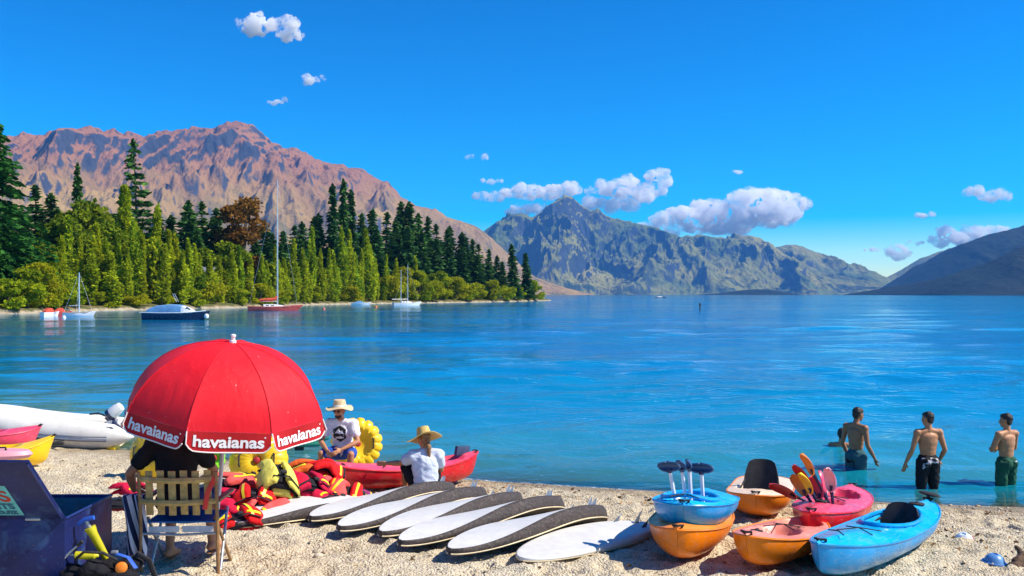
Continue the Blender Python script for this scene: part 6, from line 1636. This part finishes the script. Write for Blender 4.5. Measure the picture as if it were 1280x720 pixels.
# ================================================================ LIFE JACKETS
lj_red = cloth('red_life_jacket', (0.72, 0.010, 0.012), 0.2, 0.5); lj_coral = cloth('coral_life_jacket', (0.80, 0.10, 0.09), 0.2, 0.5); lj_crim = cloth('crimson_life_jacket', (0.58, 0.008, 0.05), 0.2, 0.5); lj_yel = cloth('pale_yellow_life_jacket', (0.80, 0.70, 0.12), 0.15, 0.5); lj_org = cloth('orange_life_jacket', (0.80, 0.13, 0.02), 0.2, 0.5)
lj_black = cloth('black_lining', (0.014, 0.014, 0.018), 0.3, 0.5); tape = M('yellow_reflective_tape', (0.88, 0.70, 0.01), 0.4, 0.1); tape_w = M('pale_tape', (0.72, 0.72, 0.70), 0.5)

def pillow(mb, outline, T, z0, deform, rings=5):
    """a puffy panel with the given outline"""
    n = len(outline); cx, cy = sum(p[0] for p in outline) / n, sum(p[1] for p in outline) / n
    R = []
    for sgn, ks in ((-1, [0.05] + [k / rings for k in range(1, rings)]), (1, [1.0] + [k / rings for k in range(rings - 1, 0, -1)] + [0.05])):
        for k in ks:
            zz = T * (1 - k ** 3.2) ** 0.5
            R.append([deform(Vector((cx + (x - cx) * k, cy + (y - cy) * k, z0 + sgn * zz * 0.5 * (1.0 if sgn > 0 else 0.5)))) for x, y in outline])
    return mb.rings(R)

def rounded(pts, n=3):
    out = []
    m = len(pts)
    for i in range(m):
        a, b, c = Vector(pts[i - 1]), Vector(pts[i]), Vector(pts[(i + 1) % m])
        for k in range(n + 1):
            q = k / n; p = b.lerp(a, 0.33 * (1 - q) ** 1.5) if q < 0.5 else b.lerp(c, 0.33 * q ** 1.5)
            out.append((p.x, p.y))
    return out

BACK = rounded([(-0.24, -0.26), (0.24, -0.26), (0.26, -0.02), (0.19, 0.10), (0.20, 0.29), (0.10, 0.31), (0.0, 0.23), (-0.10, 0.31), (-0.20, 0.29), (-0.19, 0.10), (-0.26, -0.02)])
FRONT = rounded([(0.02, -0.26), (0.24, -0.25), (0.27, -0.03), (0.17, 0.08), (0.19, 0.28), (0.10, 0.30), (0.03, 0.12)])
def life_jacket(label, centre, yaw, tx, ty, m, bend, seed, scale=1.0, tapem=tape, group='life jackets in the heap', openk=0.12, strip=True):
    t = thing('life_jacket', label, 'life jacket', centre, (tx, ty, yaw), group)
    t.scale = (scale,) * 3
    rg = random.Random(seed); o1, o2 = rg.uniform(0, 9), rg.uniform(0, 9)
    def df(p):
        z = p.z - bend[0] * p.x * p.x * 2.2 - bend[1] * p.y * p.y * 2.2 + 0.045 * mnoise.noise(Vector((p.x * 4 + o1, p.y * 4 + o2, 0)))
        x = p.x * (1 - 0.25 * bend[0]) + 0.03 * mnoise.noise(Vector((p.y * 5 + o2, p.x * 3, 2))); y = p.y * (1 - 0.25 * bend[1])
        return Vector((x, y, z))
    pillow(MB(), BACK, 0.10, 0.0, df).build('back_panel', m, t, sharp=0)
    lin = [(x * 0.93, y * 0.93) for x, y in BACK]; pillow(MB(), lin, 0.02, 0.062, df, 3).build('lining', lj_black, t, sharp=0)
    for s in (1, -1):
        k = openk * rg.uniform(0.2, 1.3)
        fo = [(s * (x + k), y + 0.03 * s * k) for x, y in (FRONT if s > 0 else FRONT[::-1])]
        dz = 0.10 + rg.uniform(0, 0.03)
        fr = pillow(MB(), fo, 0.10, dz, df).build('front_panel', m, t, sharp=0)
        if strip:
            for y in ((-0.13,) if (seed + s) % 3 else ()):
                MB().grid(9, 3, lambda u, v: df(Vector((s * (0.045 + k + u * 0.19), y + (v - 0.5) * 0.034, dz + 0.053 * (1 - (2 * u - 1) ** 8) ** 0.5 + 0.002)))).build('reflective_strip', tapem, fr, sharp=0)
            if (seed + 2 * s) % 2 == 0: MB().grid(3, 9, lambda u, v: df(Vector((s * (0.115 + k + (u - 0.5) * 0.032), -0.20 + v * 0.40, dz + 0.055 * (1 - (2 * v - 1) ** 8) ** 0.5 + 0.001)))).build('shoulder_strip', tapem, fr, sharp=0)
    MB().tube([df(Vector((x, -0.19, 0.165))) for x in (-0.27, -0.1, 0.08, 0.25)], 0.016, 5, flat=0.35).build('waist_strap', lj_black, t)
    b = df(Vector((0, -0.19, 0.185))); MB().box(b, (0.055, 0.04, 0.02)).build('buckle', webbing, t, bevel=0.004)
    return t
J_ = [  # px, py, height above sand, yaw, tilt x, tilt y, colour, bend
    (296, 652, 0.06, 0.5, 0.15, -0.10, lj_red, (0.5, 0.3), 'red jacket sprawled at the near foot of the heap with yellow strips'),
    (330, 640, 0.10, -0.4, 0.30, 0.10, lj_coral, (0.6, 0.3), 'coral jacket lying open on the half-buried board'),
    (362, 632, 0.10, 0.9, 0.35, 0.25, lj_red, (0.5, 0.5), 'red jacket leaning on the board with a yellow shoulder strip'),
    (288, 632, 0.14, 1.7, 0.10, -0.20, lj_crim, (0.4, 0.4), 'crimson jacket beside the umbrella pole'),
    (318, 622, 0.24, 0.2, 0.35, 0.0, lj_red, (0.6, 0.5), 'red jacket in the middle of the heap under the yellow one'),
    (352, 615, 0.26, -0.8, 0.25, 0.2, lj_red, (0.5, 0.4), 'red jacket half covered by the pale yellow one'),
    (296, 606, 0.30, 2.4, 0.2, -0.2, lj_coral, (0.5, 0.3), 'faded coral jacket at the back of the heap near the tow tube'),
    (384, 605, 0.34, 0.7, 0.30, 0.15, lj_crim, (0.6, 0.3), 'crimson jacket piled at the feet of the man in the hat'),
    (412, 614, 0.22, -0.3, 0.35, 0.25, lj_coral, (0.5, 0.6), 'coral jacket with yellow strips slumped against the heap end'),
    (398, 628, 0.12, 1.2, 0.25, 0.3, lj_crim, (0.5, 0.3), 'crimson jacket on the sand behind the first board'),
    (430, 620, 0.16, 0.1, 0.45, 0.2, lj_red, (0.6, 0.4), 'red jacket at the outer end of the heap by the red kayak'),
    (408, 590, 0.40, 2.0, 0.4, 0.0, lj_red, (0.5, 0.5), 'red jacket topping the heap beside the knees of the man'),
    (372, 592, 0.36, -1.4, 0.3, 0.1, lj_org, (0.5, 0.3), 'orange-red jacket behind the pale yellow one'),
]
for i, (x, y, dz, yw, tx, ty, m, bd, lab) in enumerate(J_):
    life_jacket(lab, G(x, y, dz), yw, tx, ty, m, bd, i, 1.06, openk=0.05)
life_jacket('pale yellow jacket spread over the top of the heap', G(346, 598, 0.44), 0.5, 0.32, 0.12, lj_yel, (1.0, 0.3), 50, 1.25, lj_yel, openk=0.02, strip=False)
for i, (x, y, dz, yw, tx, ty, m, lab) in enumerate([(152, 632, 0.06, 0.3, 0.1, 0.0, lj_coral, 'coral jacket lying alone on the sand between box and chair'), (166, 616, 0.10, 1.4, 0.2, 0.2, lj_crim, 'crimson jacket bunched on the sand behind the striped towel')]):
    life_jacket(lab, G(x, y, dz), yw, tx, ty, m, (0.3, 0.3), 70 + i, 0.85, group='life jackets beside the chair')
# bright bag of kit between the jackets and the woman
bg_ = G(446, 628); kb = thing('kit_bag', 'small colourful patterned bag lying by the outer life jackets', 'bag', bg_, rad(20))
mk = NT('patterned_bag_cloth'); vv = mk.coord(); vo_ = mk.n('TexVoronoi'); mk.set(vo_.inputs['Vector'], vv); vo_.inputs['Scale'].default_value = 16
mb = MB(); mb.ell((0, 0, 0.10), (0.17, 0.12, 0.10)); mb.ell((0.10, -0.03, 0.08), (0.11, 0.10, 0.08)); mb.ell((-0.09, 0.02, 0.13), (0.09, 0.08, 0.08))
link('sack', remesh(mb, 'sack', 0.012, 3, 0.5, 0.015, 9), mk.done(mk.pbsdf(mk.ramp(vo_.outputs['Color'], [(0, (0.02, 0.03, 0.2)), (0.3, (0.3, 0.02, 0.15)), (0.5, (0.02, 0.02, 0.02)), (0.7, (0.6, 0.5, 0.03)), (0.9, (0.05, 0.3, 0.1))], 'CONSTANT'), 0.8)), kb)
MB().tube([(-0.1, 0, 0.19), (-0.05, 0, 0.25), (0.05, 0, 0.24), (0.1, 0, 0.16)], 0.010, 6).build('handle', webbing, kb)

# ================================================================ SMALL THINGS ON THE SAND
def marker(label, px, py, m, m2, tilt):
    p = G(px, py); t = thing('beach_marker', label, 'marker', p + Vector((0, 0, -0.012)), tilt)
    MB().lathe([(0.125, 0), (0.122, 0.012), (0.10, 0.02)], 20).build('rim', m2, t)
    MB().lathe([(0.10, 0.018), (0.085, 0.055), (0.055, 0.085), (0.03, 0.092), (0.028, 0.080)], 20).build('dome', m, t)
marker('small red and blue-white dome marker on brown leaf litter', 1205, 675, M('white_blue_plastic', (0.62, 0.70, 0.82), 0.4), M('red_plastic', (0.55, 0.03, 0.03), 0.4), (rad(14), rad(-12), 0))
marker('small blue dome marker lying on bare sand', 1243, 702, M('blue_plastic', (0.12, 0.30, 0.62), 0.35), M('blue_plastic_rim', (0.06, 0.18, 0.45), 0.4), (rad(3), rad(4), 0))
def driftwood():
    p = G(1280, 708); t = thing('driftwood', 'dark broken piece of driftwood half buried in sand', 'driftwood', p, rad(35))
    mb = MB()
    mb.cap((-0.22, 0, 0.02), (0.05, 0.02, 0.07), 0.05, 0.065); mb.cap((0.05, 0.02, 0.07), (0.28, -0.04, 0.06), 0.06, 0.03); mb.cap((0.02, 0.02, 0.07), (0.10, 0.12, 0.15), 0.035, 0.018)
    link('log', remesh(mb, 'log', 0.012, 1, 0.5, 0.015, 14), M('dark_driftwood', (0.10, 0.055, 0.03), 0.9, 0.4, 18, 0.6, 70), t)
driftwood()
def litter():
    """stranded leaves and bark along the wrack line"""
    rg = np.random.default_rng(9); n = 5200
    x = rg.uniform(-8, 8, n); y = rg.uniform(8.6, 16.6, n); d = shore_d(x, y)
    k = (d > 0.15) & (rg.random(n) < np.where(np.abs(d - 1.1 - 0.4 * pnoise(x, y)) < 0.55, 0.6, 0.05) + 0.9 * ((np.hypot(x - 5.3, (y - 10.6) * 0.8) < 0.9)))
    x, y = x[k], y[k]; n = len(x); z = ground_z(x, y) + 0.012 + rg.uniform(0, 0.012, n)
    c = np.stack([x, y, z], 1); u = rand_dirs(n, rg); u[:, 2] *= 0.35; u /= np.linalg.norm(u, axis=1, keepdims=True)
    r = rand_dirs(n, rg); v = np.cross(u, r); v[:, 2] *= 0.4; v /= np.linalg.norm(v, axis=1, keepdims=True)
    Vv, Fq = quads(c, u, v, rg.uniform(0.015, 0.045, n), 1.0)
    me = np_mesh('leaf_litter', Vv, Fq); face_attr(me, 'tone', rg.random(n))
    t = NT('leaf_litter'); cc = t.ramp(t.n('Attribute', attribute_name='tone').outputs['Fac'], [(0, (0.09, 0.045, 0.02)), (0.5, (0.24, 0.12, 0.045)), (1, (0.42, 0.25, 0.09))])
    tag(link('leaf_litter', me, t.done(t.pbsdf(cc, 0.9))), 'brown dead leaves and bark stranded along the beach', 'leaf litter', kind='stuff')
litter()
